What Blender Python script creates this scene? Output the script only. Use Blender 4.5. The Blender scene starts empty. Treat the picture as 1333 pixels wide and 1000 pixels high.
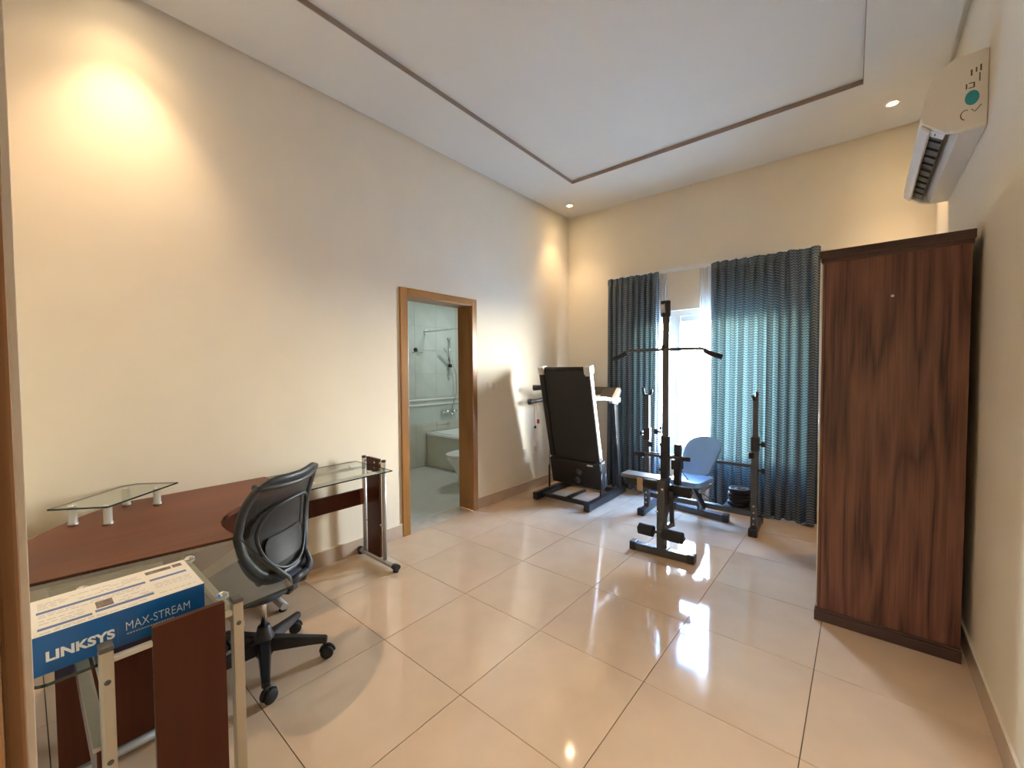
import bpy, bmesh, math, random
from math import sin, cos, pi, radians
from mathutils import Vector, Matrix
random.seed(7)
SC = bpy.context.scene
COL = SC.collection

# ------------------------------------------------------------------ camera
H, L, W, YF = 3.4705, 4.8212, 3.49, -0.02          # ceiling, back wall, right wall, front wall
yaw, pit, rol, CX, CH, FPX = 0.7001, 0.034, -0.0056, 3.0597, 1.456, 541.34
fw = Vector((-sin(yaw)*cos(pit), cos(yaw)*cos(pit), -sin(pit)))
r0 = Vector((cos(yaw), sin(yaw), 0)); u0 = r0.cross(fw)
r1 = r0*cos(rol) + u0*sin(rol); u1 = -r0*sin(rol) + u0*cos(rol)
cd = bpy.data.cameras.new('camera'); cam = bpy.data.objects.new('camera', cd); COL.objects.link(cam)
M = Matrix((r1, u1, -fw)).transposed().to_4x4(); M.translation = (CX, 0, CH); cam.matrix_world = M
cd.sensor_width = 36; cd.lens = FPX/1333*36; cd.clip_start = 0.01
SC.camera = cam

# ------------------------------------------------------------------ world, lights, exposure
SC.view_settings.view_transform = 'Standard'; SC.view_settings.look = 'None'
SC.view_settings.gamma = 1; SC.view_settings.use_curve_mapping = False
SC.view_settings.exposure = 1.45
SC.cycles.max_bounces = 10; SC.cycles.diffuse_bounces = 6; SC.cycles.glossy_bounces = 5
SC.cycles.transparent_max_bounces = 16; SC.cycles.transmission_bounces = 8
SC.cycles.sample_clamp_indirect = 6; SC.cycles.caustics_reflective = False; SC.cycles.caustics_refractive = False

wd = bpy.data.worlds.new('sky'); SC.world = wd; wd.use_nodes = True
nt = wd.node_tree; nt.nodes.clear()
tc = nt.nodes.new('ShaderNodeTexCoord'); sx = nt.nodes.new('ShaderNodeSeparateXYZ'); cr = nt.nodes.new('ShaderNodeValToRGB')
bg = nt.nodes.new('ShaderNodeBackground'); wo = nt.nodes.new('ShaderNodeOutputWorld')
nt.links.new(tc.outputs['Generated'], sx.inputs[0]); nt.links.new(sx.outputs['Z'], cr.inputs[0])
nt.links.new(cr.outputs[0], bg.inputs[0]); nt.links.new(bg.outputs[0], wo.inputs[0])
cr.color_ramp.elements[0].position = 0.06; cr.color_ramp.elements[0].color = (1.0, 0.93, 0.81, 1)
cr.color_ramp.elements[1].position = 0.55; cr.color_ramp.elements[1].color = (0.07, 0.17, 0.40, 1)
cr.color_ramp.elements.new(0.25).color = (0.74, 0.82, 0.90, 1)
bg.inputs[1].default_value = 74.0

def light(name, typ, loc, energy, color, rot=(0, 0, 0), **kw):
    d = bpy.data.lights.new(name, typ); d.energy = energy; d.color = color
    for k, v in kw.items(): setattr(d, k, v)
    o = bpy.data.objects.new(name, d); o.location = loc; o.rotation_euler = rot; COL.objects.link(o); return o
pt = light('window_portal', 'AREA', (1.80, L+0.21, 1.27), 1, (1, 1, 1), (radians(-90), 0, 0), shape='RECTANGLE', size=1.62, size_y=1.75)
pt.data.cycles.is_portal = True
light('hall_fill', 'AREA', (2.85, -1.0, 2.55), 30, (1, 0.90, 0.76), shape='RECTANGLE', size=0.9, size_y=0.6)  # unseen fill light added in the hall behind the camera
light('bathroom_lamp', 'AREA', (-1.0, 4.2, 2.58), 5, (0.92, 1.0, 0.98), shape='RECTANGLE', size=0.3, size_y=0.3)
DOWN = [(0.27, 4.43), (3.20, 4.35), (0.27, 0.40)]
for q in DOWN:
    light('downlight_core', 'SPOT', (q[0], q[1], H-0.012), 45 if q[1] < 2 else 28, (1, 0.71, 0.43), spot_size=radians(76), spot_blend=1.0, shadow_soft_size=0.022)
    light('downlight_beam', 'SPOT', (q[0], q[1], H-0.012), 7.0 if q[1] < 2 else 4.5, (1, 0.70, 0.40), spot_size=radians(124), spot_blend=1.0, shadow_soft_size=0.022)

# ------------------------------------------------------------------ materials
def newmat(name):
    m = bpy.data.materials.new(name); m.use_nodes = True; n = m.node_tree.nodes
    return m, m.node_tree, n['Principled BSDF']
def mat(name, col, rough=0.5, metal=0.0, var=0.06, scale=8.0, bump=0.0, bscale=60.0, stretch=(1, 1, 1), coat=0.0, spec=None):
    m, t, b = newmat(name)
    b.inputs['Roughness'].default_value = rough; b.inputs['Metallic'].default_value = metal
    if coat: b.inputs['Coat Weight'].default_value = coat; b.inputs['Coat Roughness'].default_value = 0.06
    if spec is not None: b.inputs['Specular IOR Level'].default_value = spec
    tc = t.nodes.new('ShaderNodeTexCoord'); mp = t.nodes.new('ShaderNodeMapping'); mp.inputs['Scale'].default_value = stretch
    t.links.new(tc.outputs['Object'], mp.inputs[0])
    n = t.nodes.new('ShaderNodeTexNoise'); n.inputs['Scale'].default_value = scale; n.inputs['Detail'].default_value = 4
    t.links.new(mp.outputs[0], n.inputs['Vector'])
    r = t.nodes.new('ShaderNodeValToRGB'); e = r.color_ramp.elements
    e[0].position = 0.3; e[1].position = 0.7
    e[0].color = tuple(c*(1-var) for c in col)+(1,); e[1].color = tuple(min(1, c*(1+var)) for c in col)+(1,)
    t.links.new(n.outputs['Fac'], r.inputs[0]); t.links.new(r.outputs[0], b.inputs['Base Color'])
    if bump:
        n2 = t.nodes.new('ShaderNodeTexNoise'); n2.inputs['Scale'].default_value = bscale; t.links.new(mp.outputs[0], n2.inputs['Vector'])
        bp = t.nodes.new('ShaderNodeBump'); bp.inputs['Strength'].default_value = bump; bp.inputs['Distance'].default_value = 0.002
        t.links.new(n2.outputs['Fac'], bp.inputs['Height']); t.links.new(bp.outputs[0], b.inputs['Normal'])
    return m
def woodmat(name, dark, mid, light_, scale=3.0, axis='Z', rough=0.35, dist=6.0, coat=0.0, spec=0.5, st=0.13):
    m, t, b = newmat(name); b.inputs['Roughness'].default_value = rough; b.inputs['Specular IOR Level'].default_value = spec
    if coat: b.inputs['Coat Weight'].default_value = coat; b.inputs['Coat Roughness'].default_value = 0.12
    tc = t.nodes.new('ShaderNodeTexCoord'); mp = t.nodes.new('ShaderNodeMapping')
    s = [1.0, 1.0, 1.0]; s['XYZ'.index(axis)] = st; mp.inputs['Scale'].default_value = s
    t.links.new(tc.outputs['Object'], mp.inputs[0])
    n0 = t.nodes.new('ShaderNodeTexNoise'); n0.inputs['Scale'].default_value = scale*1.1; n0.inputs['Detail'].default_value = 3
    t.links.new(mp.outputs[0], n0.inputs['Vector'])
    mul = t.nodes.new('ShaderNodeMath'); mul.operation = 'MULTIPLY'; mul.inputs[1].default_value = dist; t.links.new(n0.outputs['Fac'], mul.inputs[0])
    fr = t.nodes.new('ShaderNodeMath'); fr.operation = 'PINGPONG'; fr.inputs[1].default_value = 0.5; t.links.new(mul.outputs[0], fr.inputs[0])
    n1 = t.nodes.new('ShaderNodeTexNoise'); n1.inputs['Scale'].default_value = scale*26; n1.inputs['Detail'].default_value = 5
    mp2 = t.nodes.new('ShaderNodeMapping'); s2 = [1.0, 1.0, 1.0]; s2['XYZ'.index(axis)] = 0.03; mp2.inputs['Scale'].default_value = s2
    t.links.new(tc.outputs['Object'], mp2.inputs[0]); t.links.new(mp2.outputs[0], n1.inputs['Vector'])
    ad = t.nodes.new('ShaderNodeMath'); ad.operation = 'MULTIPLY_ADD'; ad.inputs[1].default_value = 0.9
    t.links.new(fr.outputs[0], ad.inputs[0])
    m3 = t.nodes.new('ShaderNodeMath'); m3.operation = 'MULTIPLY'; m3.inputs[1].default_value = 0.75; t.links.new(n1.outputs['Fac'], m3.inputs[0])
    t.links.new(m3.outputs[0], ad.inputs[2])
    r = t.nodes.new('ShaderNodeValToRGB'); e = r.color_ramp.elements
    e[0].position = 0.28; e[0].color = dark+(1,); e[1].position = 0.85; e[1].color = light_+(1,)
    x = e.new(0.52); x.color = mid+(1,)
    t.links.new(ad.outputs[0], r.inputs[0]); t.links.new(r.outputs[0], b.inputs['Base Color'])
    return m
def glassmat(name, tint, rough=0.0, gloss=1.0, ior=1.5):
    m = bpy.data.materials.new(name); m.use_nodes = True; t = m.node_tree; t.nodes.clear()
    o = t.nodes.new('ShaderNodeOutputMaterial'); mx = t.nodes.new('ShaderNodeMixShader')
    tr = t.nodes.new('ShaderNodeBsdfTransparent'); tr.inputs[0].default_value = tint+(1,)
    gl = t.nodes.new('ShaderNodeBsdfGlossy'); gl.inputs['Roughness'].default_value = rough; gl.inputs[0].default_value = (gloss,)*3+(1,)
    f = t.nodes.new('ShaderNodeFresnel'); f.inputs[0].default_value = ior
    ge = t.nodes.new('ShaderNodeNewGeometry'); iv = t.nodes.new('ShaderNodeMath'); iv.operation = 'SUBTRACT'; iv.inputs[0].default_value = 1.0
    mu = t.nodes.new('ShaderNodeMath'); mu.operation = 'MULTIPLY'
    t.links.new(ge.outputs['Backfacing'], iv.inputs[1]); t.links.new(f.outputs[0], mu.inputs[0]); t.links.new(iv.outputs[0], mu.inputs[1])
    t.links.new(mu.outputs[0], mx.inputs[0]); t.links.new(tr.outputs[0], mx.inputs[1]); t.links.new(gl.outputs[0], mx.inputs[2])
    t.links.new(mx.outputs[0], o.inputs[0]); return m
def emit(name, col, s):
    m = bpy.data.materials.new(name); m.use_nodes = True; t = m.node_tree; t.nodes.clear()
    o = t.nodes.new('ShaderNodeOutputMaterial'); e = t.nodes.new('ShaderNodeEmission'); e.inputs[0].default_value = col+(1,); e.inputs[1].default_value = s
    t.links.new(e.outputs[0], o.inputs[0]); return m
def clothmat(name):
    m, t, b = newmat(name); b.inputs['Roughness'].default_value = 0.85
    N = lambda k: t.nodes.new(k)
    uv = N('ShaderNodeUVMap'); sp = N('ShaderNodeSeparateXYZ'); t.links.new(uv.outputs[0], sp.inputs[0])
    def mth(op, a, v=None, v2=None):
        n = N('ShaderNodeMath'); n.operation = op
        if hasattr(a, 'is_linked'): t.links.new(a, n.inputs[0])
        else: n.inputs[0].default_value = a
        for i, q in ((1, v), (2, v2)):
            if q is None: continue
            if hasattr(q, 'is_linked'): t.links.new(q, n.inputs[i])
            else: n.inputs[i].default_value = q
        return n.outputs[0]
    tri = mth('PINGPONG', sp.outputs['X'], 0.022)
    v = mth('ADD', sp.outputs['Y'], mth('MULTIPLY', tri, 0.7))
    ph = mth('PINGPONG', v, 0.0125)
    msk = mth('GREATER_THAN', ph, 0.0072)
    nz = N('ShaderNodeTexNoise'); nz.inputs['Scale'].default_value = 40; t.links.new(uv.outputs[0], nz.inputs['Vector'])
    mk = mth('MULTIPLY', msk, mth('MULTIPLY_ADD', nz.outputs['Fac'], 0.9, 0.4))
    mx = N('ShaderNodeMix'); mx.data_type = 'RGBA'; t.links.new(mk, mx.inputs[0])
    mx.inputs[6].default_value = (0.070, 0.092, 0.118, 1); mx.inputs[7].default_value = (0.235, 0.285, 0.315, 1)
    t.links.new(mx.outputs[2], b.inputs['Base Color'])
    tl = N('ShaderNodeBsdfTranslucent'); ms = N('ShaderNodeMixShader'); ms.inputs[0].default_value = 0.22
    mx2 = N('ShaderNodeMix'); mx2.data_type = 'RGBA'; t.links.new(mk, mx2.inputs[0])
    mx2.inputs[6].default_value = (0.028, 0.050, 0.048, 1); mx2.inputs[7].default_value = (0.065, 0.096, 0.090, 1)
    t.links.new(mx2.outputs[2], tl.inputs[0])
    t.links.new(b.outputs[0], ms.inputs[1]); t.links.new(tl.outputs[0], ms.inputs[2])
    t.links.new(ms.outputs[0], t.nodes['Material Output'].inputs[0]); return m
def sheermat(name):
    m, t, b = newmat(name); b.inputs['Base Color'].default_value = (0.85, 0.87, 0.88, 1); b.inputs['Roughness'].default_value = 0.9
    tl = t.nodes.new('ShaderNodeBsdfTranslucent'); tl.inputs[0].default_value = (0.85, 0.88, 0.9, 1)
    tr = t.nodes.new('ShaderNodeBsdfTransparent'); nz = t.nodes.new('ShaderNodeTexNoise'); nz.inputs['Scale'].default_value = 300
    ms = t.nodes.new('ShaderNodeMixShader'); ms.inputs[0].default_value = 0.5
    m2 = t.nodes.new('ShaderNodeMixShader'); mm = t.nodes.new('ShaderNodeMath'); mm.operation = 'MULTIPLY'; mm.inputs[1].default_value = 0.7
    t.links.new(nz.outputs['Fac'], mm.inputs[0]); t.links.new(mm.outputs[0], m2.inputs[0])
    t.links.new(b.outputs[0], ms.inputs[1]); t.links.new(tl.outputs[0], ms.inputs[2])
    t.links.new(ms.outputs[0], m2.inputs[1]); t.links.new(tr.outputs[0], m2.inputs[2])
    t.links.new(m2.outputs[0], t.nodes['Material Output'].inputs[0]); return m
def meshcloth(name):
    m, t, b = newmat(name); b.inputs['Base Color'].default_value = (0.012, 0.012, 0.013, 1); b.inputs['Roughness'].default_value = 0.7
    tr = t.nodes.new('ShaderNodeBsdfTransparent'); ms = t.nodes.new('ShaderNodeMixShader')
    nz = t.nodes.new('ShaderNodeTexNoise'); nz.inputs['Scale'].default_value = 400
    mm = t.nodes.new('ShaderNodeMath'); mm.operation = 'MULTIPLY_ADD'; mm.inputs[1].default_value = 0.22; mm.inputs[2].default_value = 0.0
    t.links.new(nz.outputs['Fac'], mm.inputs[0]); t.links.new(mm.outputs[0], ms.inputs[0])
    t.links.new(b.outputs[0], ms.inputs[1]); t.links.new(tr.outputs[0], ms.inputs[2])
    t.links.new(ms.outputs[0], t.nodes['Material Output'].inputs[0]); return m

m_wall = mat('wall_paint', (0.79, 0.71, 0.565), 0.6, var=0.02, scale=3, bump=0.15, bscale=220)
m_ceil = mat('ceiling_paint', (0.69, 0.69, 0.645), 0.8, var=0.015, scale=2)
m_taupe = mat('taupe_bead', (0.30, 0.235, 0.19), 0.6)
m_tile = mat('polished_tile', (0.66, 0.485, 0.335), 0.07, var=0.05, scale=5, coat=0.25)
m_grout = mat('grout', (0.10, 0.075, 0.055), 0.8)
m_skirt = mat('skirting_tile', (0.50, 0.39, 0.30), 0.15, var=0.06, scale=6)
m_skirtcap = mat('skirting_caulk', (0.80, 0.72, 0.58), 0.5)
m_oak = woodmat('oak_frame', (0.21, 0.088, 0.016), (0.28, 0.125, 0.026), (0.35, 0.165, 0.042), 3.0, 'Z', 0.32, 3.0)
m_oakh = woodmat('oak_head', (0.21, 0.088, 0.016), (0.28, 0.125, 0.026), (0.35, 0.165, 0.042), 3.0, 'Y', 0.32, 3.0)
m_oakd = woodmat('dark_oak_casing', (0.15, 0.07, 0.025), (0.20, 0.095, 0.035), (0.25, 0.125, 0.05), 3.0, 'Z', 0.4, 3.0)
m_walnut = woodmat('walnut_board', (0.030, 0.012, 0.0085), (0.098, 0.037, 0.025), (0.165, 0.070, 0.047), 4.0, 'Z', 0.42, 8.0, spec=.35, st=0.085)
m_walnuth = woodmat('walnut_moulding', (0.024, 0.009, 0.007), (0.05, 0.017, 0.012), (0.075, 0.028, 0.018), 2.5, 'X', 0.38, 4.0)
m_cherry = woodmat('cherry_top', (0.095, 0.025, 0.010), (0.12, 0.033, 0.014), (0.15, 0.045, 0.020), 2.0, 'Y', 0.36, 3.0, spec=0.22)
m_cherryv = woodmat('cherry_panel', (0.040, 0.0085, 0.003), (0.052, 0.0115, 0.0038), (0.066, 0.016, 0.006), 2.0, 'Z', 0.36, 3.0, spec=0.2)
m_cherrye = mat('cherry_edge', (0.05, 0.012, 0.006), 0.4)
m_silver = mat('satin_aluminium', (0.46, 0.46, 0.45), 0.42, 0.6, var=0.03)
m_champ = mat('champagne_post', (0.40, 0.37, 0.31), 0.4, 0.5, var=0.03)
m_chrome = mat('chrome', (0.8, 0.8, 0.8), 0.1, 1.0, var=0.02)
m_black = mat('black_plastic', (0.013, 0.013, 0.015), 0.42, var=0.1)
m_blackm = mat('black_metal', (0.018, 0.018, 0.020), 0.35, 0.2, var=0.1)
m_graphite = mat('graphite_steel', (0.075, 0.077, 0.080), 0.38, 0.4, var=0.1)
m_rubber = mat('black_rubber', (0.010, 0.010, 0.011), 0.7, var=0.15, bump=0.2, bscale=200)
m_belt = mat('running_belt', (0.014, 0.0145, 0.016), 0.55, var=0.1, bump=0.2, bscale=300)
m_silverp = mat('silver_plastic', (0.66, 0.67, 0.68), 0.3, 0.3, var=0.03)
m_bluepad = mat('blue_vinyl', (0.25, 0.49, 0.92), 0.35, var=0.06, scale=5)
m_seatpad = mat('seat_fabric', (0.030, 0.040, 0.065), 0.8, var=0.1, bump=0.3, bscale=300)
m_frameblk = mat('chair_frame_plastic', (0.022, 0.026, 0.031), 0.45, var=0.08)
m_mesh = meshcloth('chair_mesh')
m_glass = glassmat('desk_glass', (0.84, 0.88, 0.85), ior=1.85)
m_gedge = mat('glass_cut_edge', (0.014, 0.026, 0.024), 0.15, var=0.05)
m_pane = glassmat('window_glass', (0.95, 0.97, 0.97))
m_upvc = mat('white_window_profile', (0.62, 0.66, 0.66), 0.35, var=0.015)
m_curtain = clothmat('zigzag_curtain'); m_sheer = sheermat('white_sheer')
m_acw = mat('ac_casing', (0.74, 0.70, 0.61), 0.4, var=0.015)
m_acw2 = mat('ac_flap', (0.78, 0.78, 0.76), 0.3, var=0.015)
m_dark = mat('dark_slot', (0.02, 0.018, 0.016), 0.6)
m_acfan = mat('ac_blower', (0.12, 0.10, 0.07), 0.6, var=0.3, scale=30)
m_teal = mat('teal_sticker', (0.03, 0.30, 0.34), 0.4)
m_ink = mat('dark_ink', (0.10, 0.08, 0.07), 0.6)
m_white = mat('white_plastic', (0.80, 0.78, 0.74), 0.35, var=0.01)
m_cream = mat('cream_plate', (0.76, 0.69, 0.56), 0.35, var=0.01)
m_bblue = mat('carton_blue', (0.001, 0.105, 0.36), 0.35, var=0.03)
m_bwhite = mat('carton_white', (0.84, 0.80, 0.73), 0.45, var=0.01)
m_print = mat('white_print', (0.85, 0.88, 0.9), 0.5, var=0.01)
m_printb = mat('blue_print', (0.10, 0.17, 0.42), 0.5)
m_printg = mat('grey_print', (0.55, 0.53, 0.52), 0.5)
m_printk = mat('photo_print', (0.16, 0.12, 0.10), 0.4, var=0.6, scale=60)
m_bwall = mat('bath_wall_tile', (0.60, 0.66, 0.64), 0.16, var=0.04, scale=4)
m_bwall2 = mat('bath_dado_tile', (0.58, 0.585, 0.52), 0.2, var=0.05, scale=4)
m_bfloor = mat('bath_floor', (0.58, 0.58, 0.54), 0.3, var=0.04)
m_cer = mat('white_ceramic', (0.80, 0.82, 0.82), 0.12, var=0.01)
m_tub = mat('cream_bath_panel', (0.66, 0.64, 0.55), 0.25, var=0.03)
m_marble = mat('marble_sill', (0.60, 0.52, 0.44), 0.2, var=0.1, scale=12)
m_sand = mat('pale_paving', (0.62, 0.58, 0.50), 0.8, var=0.08)
m_bulb = emit('bulb_glow', (1, 0.80, 0.50), 40)
m_red = mat('red_plastic', (0.45, 0.02, 0.02), 0.4)
m_tan = mat('tan_bracket', (0.42, 0.30, 0.18), 0.5)

# ------------------------------------------------------------------ mesh helpers
class MB:
    def __init__(s): s.bm = bmesh.new()
    def _new(s, fn):
        n0 = len(s.bm.verts); fn(); s.bm.verts.ensure_lookup_table(); return s.bm.verts[n0:]
    def box(s, a, b, bev=0.0, mtx=None, mi=0):
        x0, y0, z0 = [min(p, q) for p, q in zip(a, b)]; x1, y1, z1 = [max(p, q) for p, q in zip(a, b)]
        t = bmesh.new()
        v = [t.verts.new(p) for p in [(x0,y0,z0),(x1,y0,z0),(x1,y1,z0),(x0,y1,z0),(x0,y0,z1),(x1,y0,z1),(x1,y1,z1),(x0,y1,z1)]]
        for f in [(0,3,2,1),(4,5,6,7),(0,1,5,4),(1,2,6,5),(2,3,7,6),(3,0,4,7)]: t.faces.new([v[i] for i in f])
        if bev: bmesh.ops.bevel(t, geom=t.edges[:], offset=bev, segments=2, affect='EDGES', profile=0.7)
        return s.merge(t, mtx, mi)
    def merge(s, t, mtx=None, mi=0):
        if mtx is not None: bmesh.ops.transform(t, matrix=mtx, verts=t.verts)
        vm = [s.bm.verts.new(v.co) for v in t.verts]; t.verts.index_update()
        for f in t.faces:
            g = s.bm.faces.new([vm[v.index] for v in f.verts]); g.material_index = mi if mi else f.material_index; g.smooth = f.smooth
        t.free(); return s
    def prism(s, pts, z0, z1, bev=0.0, mtx=None, mi=0, side_mi=None):
        t = bmesh.new(); n = len(pts)
        a = [t.verts.new((p[0], p[1], z0)) for p in pts]; b = [t.verts.new((p[0], p[1], z1)) for p in pts]
        t.faces.new(a[::-1]); t.faces.new(b)
        for i in range(n):
            f = t.faces.new([a[i], a[(i+1) % n], b[(i+1) % n], b[i]])
            if side_mi is not None: f.material_index = side_mi
        bmesh.ops.recalc_face_normals(t, faces=t.faces[:])
        if bev: bmesh.ops.bevel(t, geom=t.edges[:], offset=bev, segments=2, affect='EDGES', profile=0.7)
        return s.merge(t, mtx, mi)
    def tube(s, pts, r, n=10, closed=False, caps=True, flat=1.0, mi=0):
        P = [Vector(p) for p in pts]; m = len(P); t = bmesh.new(); rings = []
        R = r if isinstance(r, (list, tuple)) else [r]*m
        up = None
        for i in range(m):
            a = P[i-1] if (i > 0 or closed) else P[i]; b = P[(i+1) % m] if (i < m-1 or closed) else P[i]
            d = (b-a).normalized()
            if up is None:
                up = Vector((0, 0, 1)) if abs(d.z) < 0.9 else Vector((1, 0, 0))
            x = d.cross(up)
            if x.length < 1e-4: x = d.cross(Vector((0, 1, 0)))
            x.normalize(); y = x.cross(d).normalized(); up = y
            rings.append([t.verts.new(P[i] + x*(R[i]*cos(2*pi*k/n)) + y*(R[i]*flat*sin(2*pi*k/n))) for k in range(n)])
        for i in range(m if closed else m-1):
            A = rings[i]; B = rings[(i+1) % m]
            for k in range(n):
                f = t.faces.new([A[k], A[(k+1) % n], B[(k+1) % n], B[k]]); f.smooth = True
        if caps and not closed: t.faces.new(rings[0][::-1]); t.faces.new(rings[-1])
        bmesh.ops.recalc_face_normals(t, faces=t.faces[:])
        return s.merge(t, None, mi)
    def lathe(s, prof, c=(0, 0, 0), n=20, mtx=None, mi=0, smooth=True):
        t = bmesh.new(); rings = []
        for (r, z) in prof:
            if r < 1e-6: rings.append([t.verts.new((c[0], c[1], c[2]+z))])
            else: rings.append([t.verts.new((c[0]+r*cos(2*pi*k/n), c[1]+r*sin(2*pi*k/n), c[2]+z)) for k in range(n)])
        for A, B in zip(rings, rings[1:]):
            for k in range(n):
                q = [A[k % len(A)], A[(k+1) % n % len(A)], B[(k+1) % n % len(B)], B[k % len(B)]]
                u = []
                for v in q:
                    if v not in u: u.append(v)
                if len(u) > 2: f = t.faces.new(u); f.smooth = smooth
        bmesh.ops.recalc_face_normals(t, faces=t.faces[:])
        return s.merge(t, mtx, mi)
    def grid(s, fn, nu, nv, closed_u=False, mi=0):
        g = [[s.bm.verts.new(fn(i/(nu if closed_u else nu-1), j/(nv-1))) for i in range(nu)] for j in range(nv)]
        for j in range(nv-1):
            for i in range(nu if closed_u else nu-1):
                f = s.bm.faces.new([g[j][i], g[j][(i+1) % nu], g[j+1][(i+1) % nu], g[j+1][i]]); f.smooth = True; f.material_index = mi
        return s
    def beam(s, a, b, w, h, bev=0.004, upv=(0, 0, 1), mi=0):
        """square tube between two points, w across, h along upv"""
        a = Vector(a); b = Vector(b); d = b-a; ln = d.length; d.normalize()
        u = Vector(upv)
        if abs(d.dot(u)) > 0.95: u = Vector((0, 1, 0))
        x = d.cross(u).normalized(); y = x.cross(d).normalized()
        m = Matrix((x, y, d)).transposed().to_4x4(); m.translation = a
        return s.box((-w/2, -h/2, 0), (w/2, h/2, ln), bev, m, mi)
    def build(s, name, mats, parent=None):
        me = bpy.data.meshes.new(name); s.bm.normal_update(); s.bm.to_mesh(me); s.bm.free()
        for m in (mats if isinstance(mats, (list, tuple)) else [mats]): me.materials.append(m)
        o = bpy.data.objects.new(name, me); COL.objects.link(o)
        if parent: o.parent = parent; o.matrix_parent_inverse = parent.matrix_world.inverted()
        return o
def empty(name, loc=(0, 0, 0), rz=0.0):
    o = bpy.data.objects.new(name, None); o.empty_display_size = 0.1; COL.objects.link(o)
    o.matrix_world = Matrix.Translation(loc) @ Matrix.Rotation(rz, 4, 'Z'); return o
def tag(o, label, cat, group=None):
    o['label'] = label; o['category'] = cat
    if group: o['group'] = group
    return o
def st(o): o['kind'] = 'structure'; return o
def box(name, a, b, m, parent=None, bev=0.0): return MB().box(a, b, bev).build(name, m, parent)
def locbuild(mb, name, m, par):
    """mesh given in the parent's local coordinates"""
    o = mb.build(name, m); o.parent = par; return o

# ------------------------------------------------------------------ room shell
D1 = (2.13, 3.055, 2.176)                        # bathroom door frame y0, y1, top
b = MB(); b.box((-0.2, -0.3, 0), (0, D1[0]+.03, H+.09)); b.box((-0.2, D1[1]-.03, 0), (0, L+.22, H+.09)); b.box((-0.2, D1[0]+.03, D1[2]-.03), (0, D1[1]-.03, H+.09))
st(b.build('wall_left', m_wall))
WX0, WX1, WZ0, WZ1 = 1.00, 2.53, 0.44, 2.12      # window opening
b = MB(); b.box((0, L, 0), (WX0, L+.22, H+.09)); b.box((WX1, L, 0), (W+.2, L+.22, H+.09)); b.box((WX0, L, 0), (WX1, L+.22, WZ0)); b.box((WX0, L, WZ1), (WX1, L+.22, H+.09))
st(b.build('wall_back', m_wall))
st(box('wall_right', (W, -0.3, 0), (W+.2, L, H+.09), m_wall))
OX0, OX1, OZ = 2.40, 3.36, 2.12                  # entrance the camera stands in
b = MB(); b.box((0, YF-.2, 0), (OX0, YF, H+.09)); b.box((OX1, YF-.2, 0), (W, YF, H+.09)); b.box((OX0, YF-.2, OZ), (OX1, YF, H+.09))
st(b.build('wall_front', m_wall))
ceil = st(box('ceiling', (0, YF-.2, H+.036), (W, L, H+.12), m_ceil))
# dropped border of the ceiling with its recess
G = 0.030
out = [(G, YF+G), (W-G, YF+G), (W-G, L-.016), (G, L-.016)]
inn = [(0.683, 0.45), (3.085, 0.45), (3.03, 3.933), (0.61, 3.945)]
t = bmesh.new()
vs = {}
for k, (P, z) in enumerate([(out, H), (inn, H), (out, H+.036), (inn, H+.036)]): vs[k] = [t.verts.new((p[0], p[1], z)) for p in P]
for i in range(4):
    j = (i+1) % 4
    t.faces.new([vs[0][i], vs[1][i], vs[1][j], vs[0][j]]); t.faces.new([vs[0][i], vs[0][j], vs[2][j], vs[2][i]]); t.faces.new([vs[1][i], vs[3][i], vs[3][j], vs[1][j]])
bmesh.ops.recalc_face_normals(t, faces=t.faces[:])
b = MB(); b.merge(t); b.build('ceiling_border', m_ceil, ceil)
for i in range(4):
    p, q = inn[i], inn[(i+1) % 4]
    MB().beam((p[0], p[1], H+.019), (q[0], q[1], H+.019), 0.010, 0.034, 0.003).build('recess_bead', m_taupe, ceil)

# floor: grout bed and polished tiles, 60 cm grid
floor = st(box('floor', (0, YF-.2, -0.12), (W, L, -0.004), m_grout))
GX, GY, TS = 1.1058, 1.2349, 0.6
tmesh = {}
for i in range(-2, 5):
    for j in range(-3, 7):
        x0, x1 = max(GX+i*TS, 0.001), min(GX+(i+1)*TS, W-.001); y0, y1 = max(GY+j*TS, YF), min(GY+(j+1)*TS, L-.001)
        if x1-x0 < .02 or y1-y0 < .02: continue
        k = (round(x1-x0, 3), round(y1-y0, 3)); g = 0.0018
        if k not in tmesh:
            q = MB(); q.box((-k[0]/2+g, -k[1]/2+g, -0.012), (k[0]/2-g, k[1]/2-g, 0)); o = q.build('floor_tile', m_tile); tmesh[k] = o.data
        else:
            o = bpy.data.objects.new('floor_tile', tmesh[k]); COL.objects.link(o)
        o.location = ((x0+x1)/2, (y0+y1)/2, 0); o.parent = floor
# skirting
def skirt(name, a, b, thick):
    o = st(box(name, a, b, m_skirt, bev=0.002))
    c = box('caulk_line', (a[0], a[1], b[2]), (b[0]-0 if thick[0] == 0 else a[0]+thick[0], b[1] if thick[1] == 0 else a[1]+thick[1], b[2]+.005), m_skirtcap, o)
    return o
skirt('baseboard_left_1', (0.0005, YF+.001, 0.0005), (0.012, D1[0]-.001, 0.112), (0.010, 0))
skirt('baseboard_left_2', (0.0005, D1[1]+.001, 0.0005), (0.012, L-.001, 0.112), (0.010, 0))
o = st(box('baseboard_back', (0.013, L-.012, 0.0005), (W-.013, L-.0005, 0.112), m_skirt, bev=0.002))
o = st(box('baseboard_right', (W-.012, YF+.001, 0.0005), (W-.0005, L-.001, 0.112), m_skirt, bev=0.002))
box('caulk_line', (W-.010, YF+.001, 0.112), (W-.0005, L-.001, 0.117), m_skirtcap, o)
o = st(box('baseboard_front', (0.013, YF+.0005, 0.0005), (OX0-.12, YF+.010, 0.112), m_skirt, bev=0.002))

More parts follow.
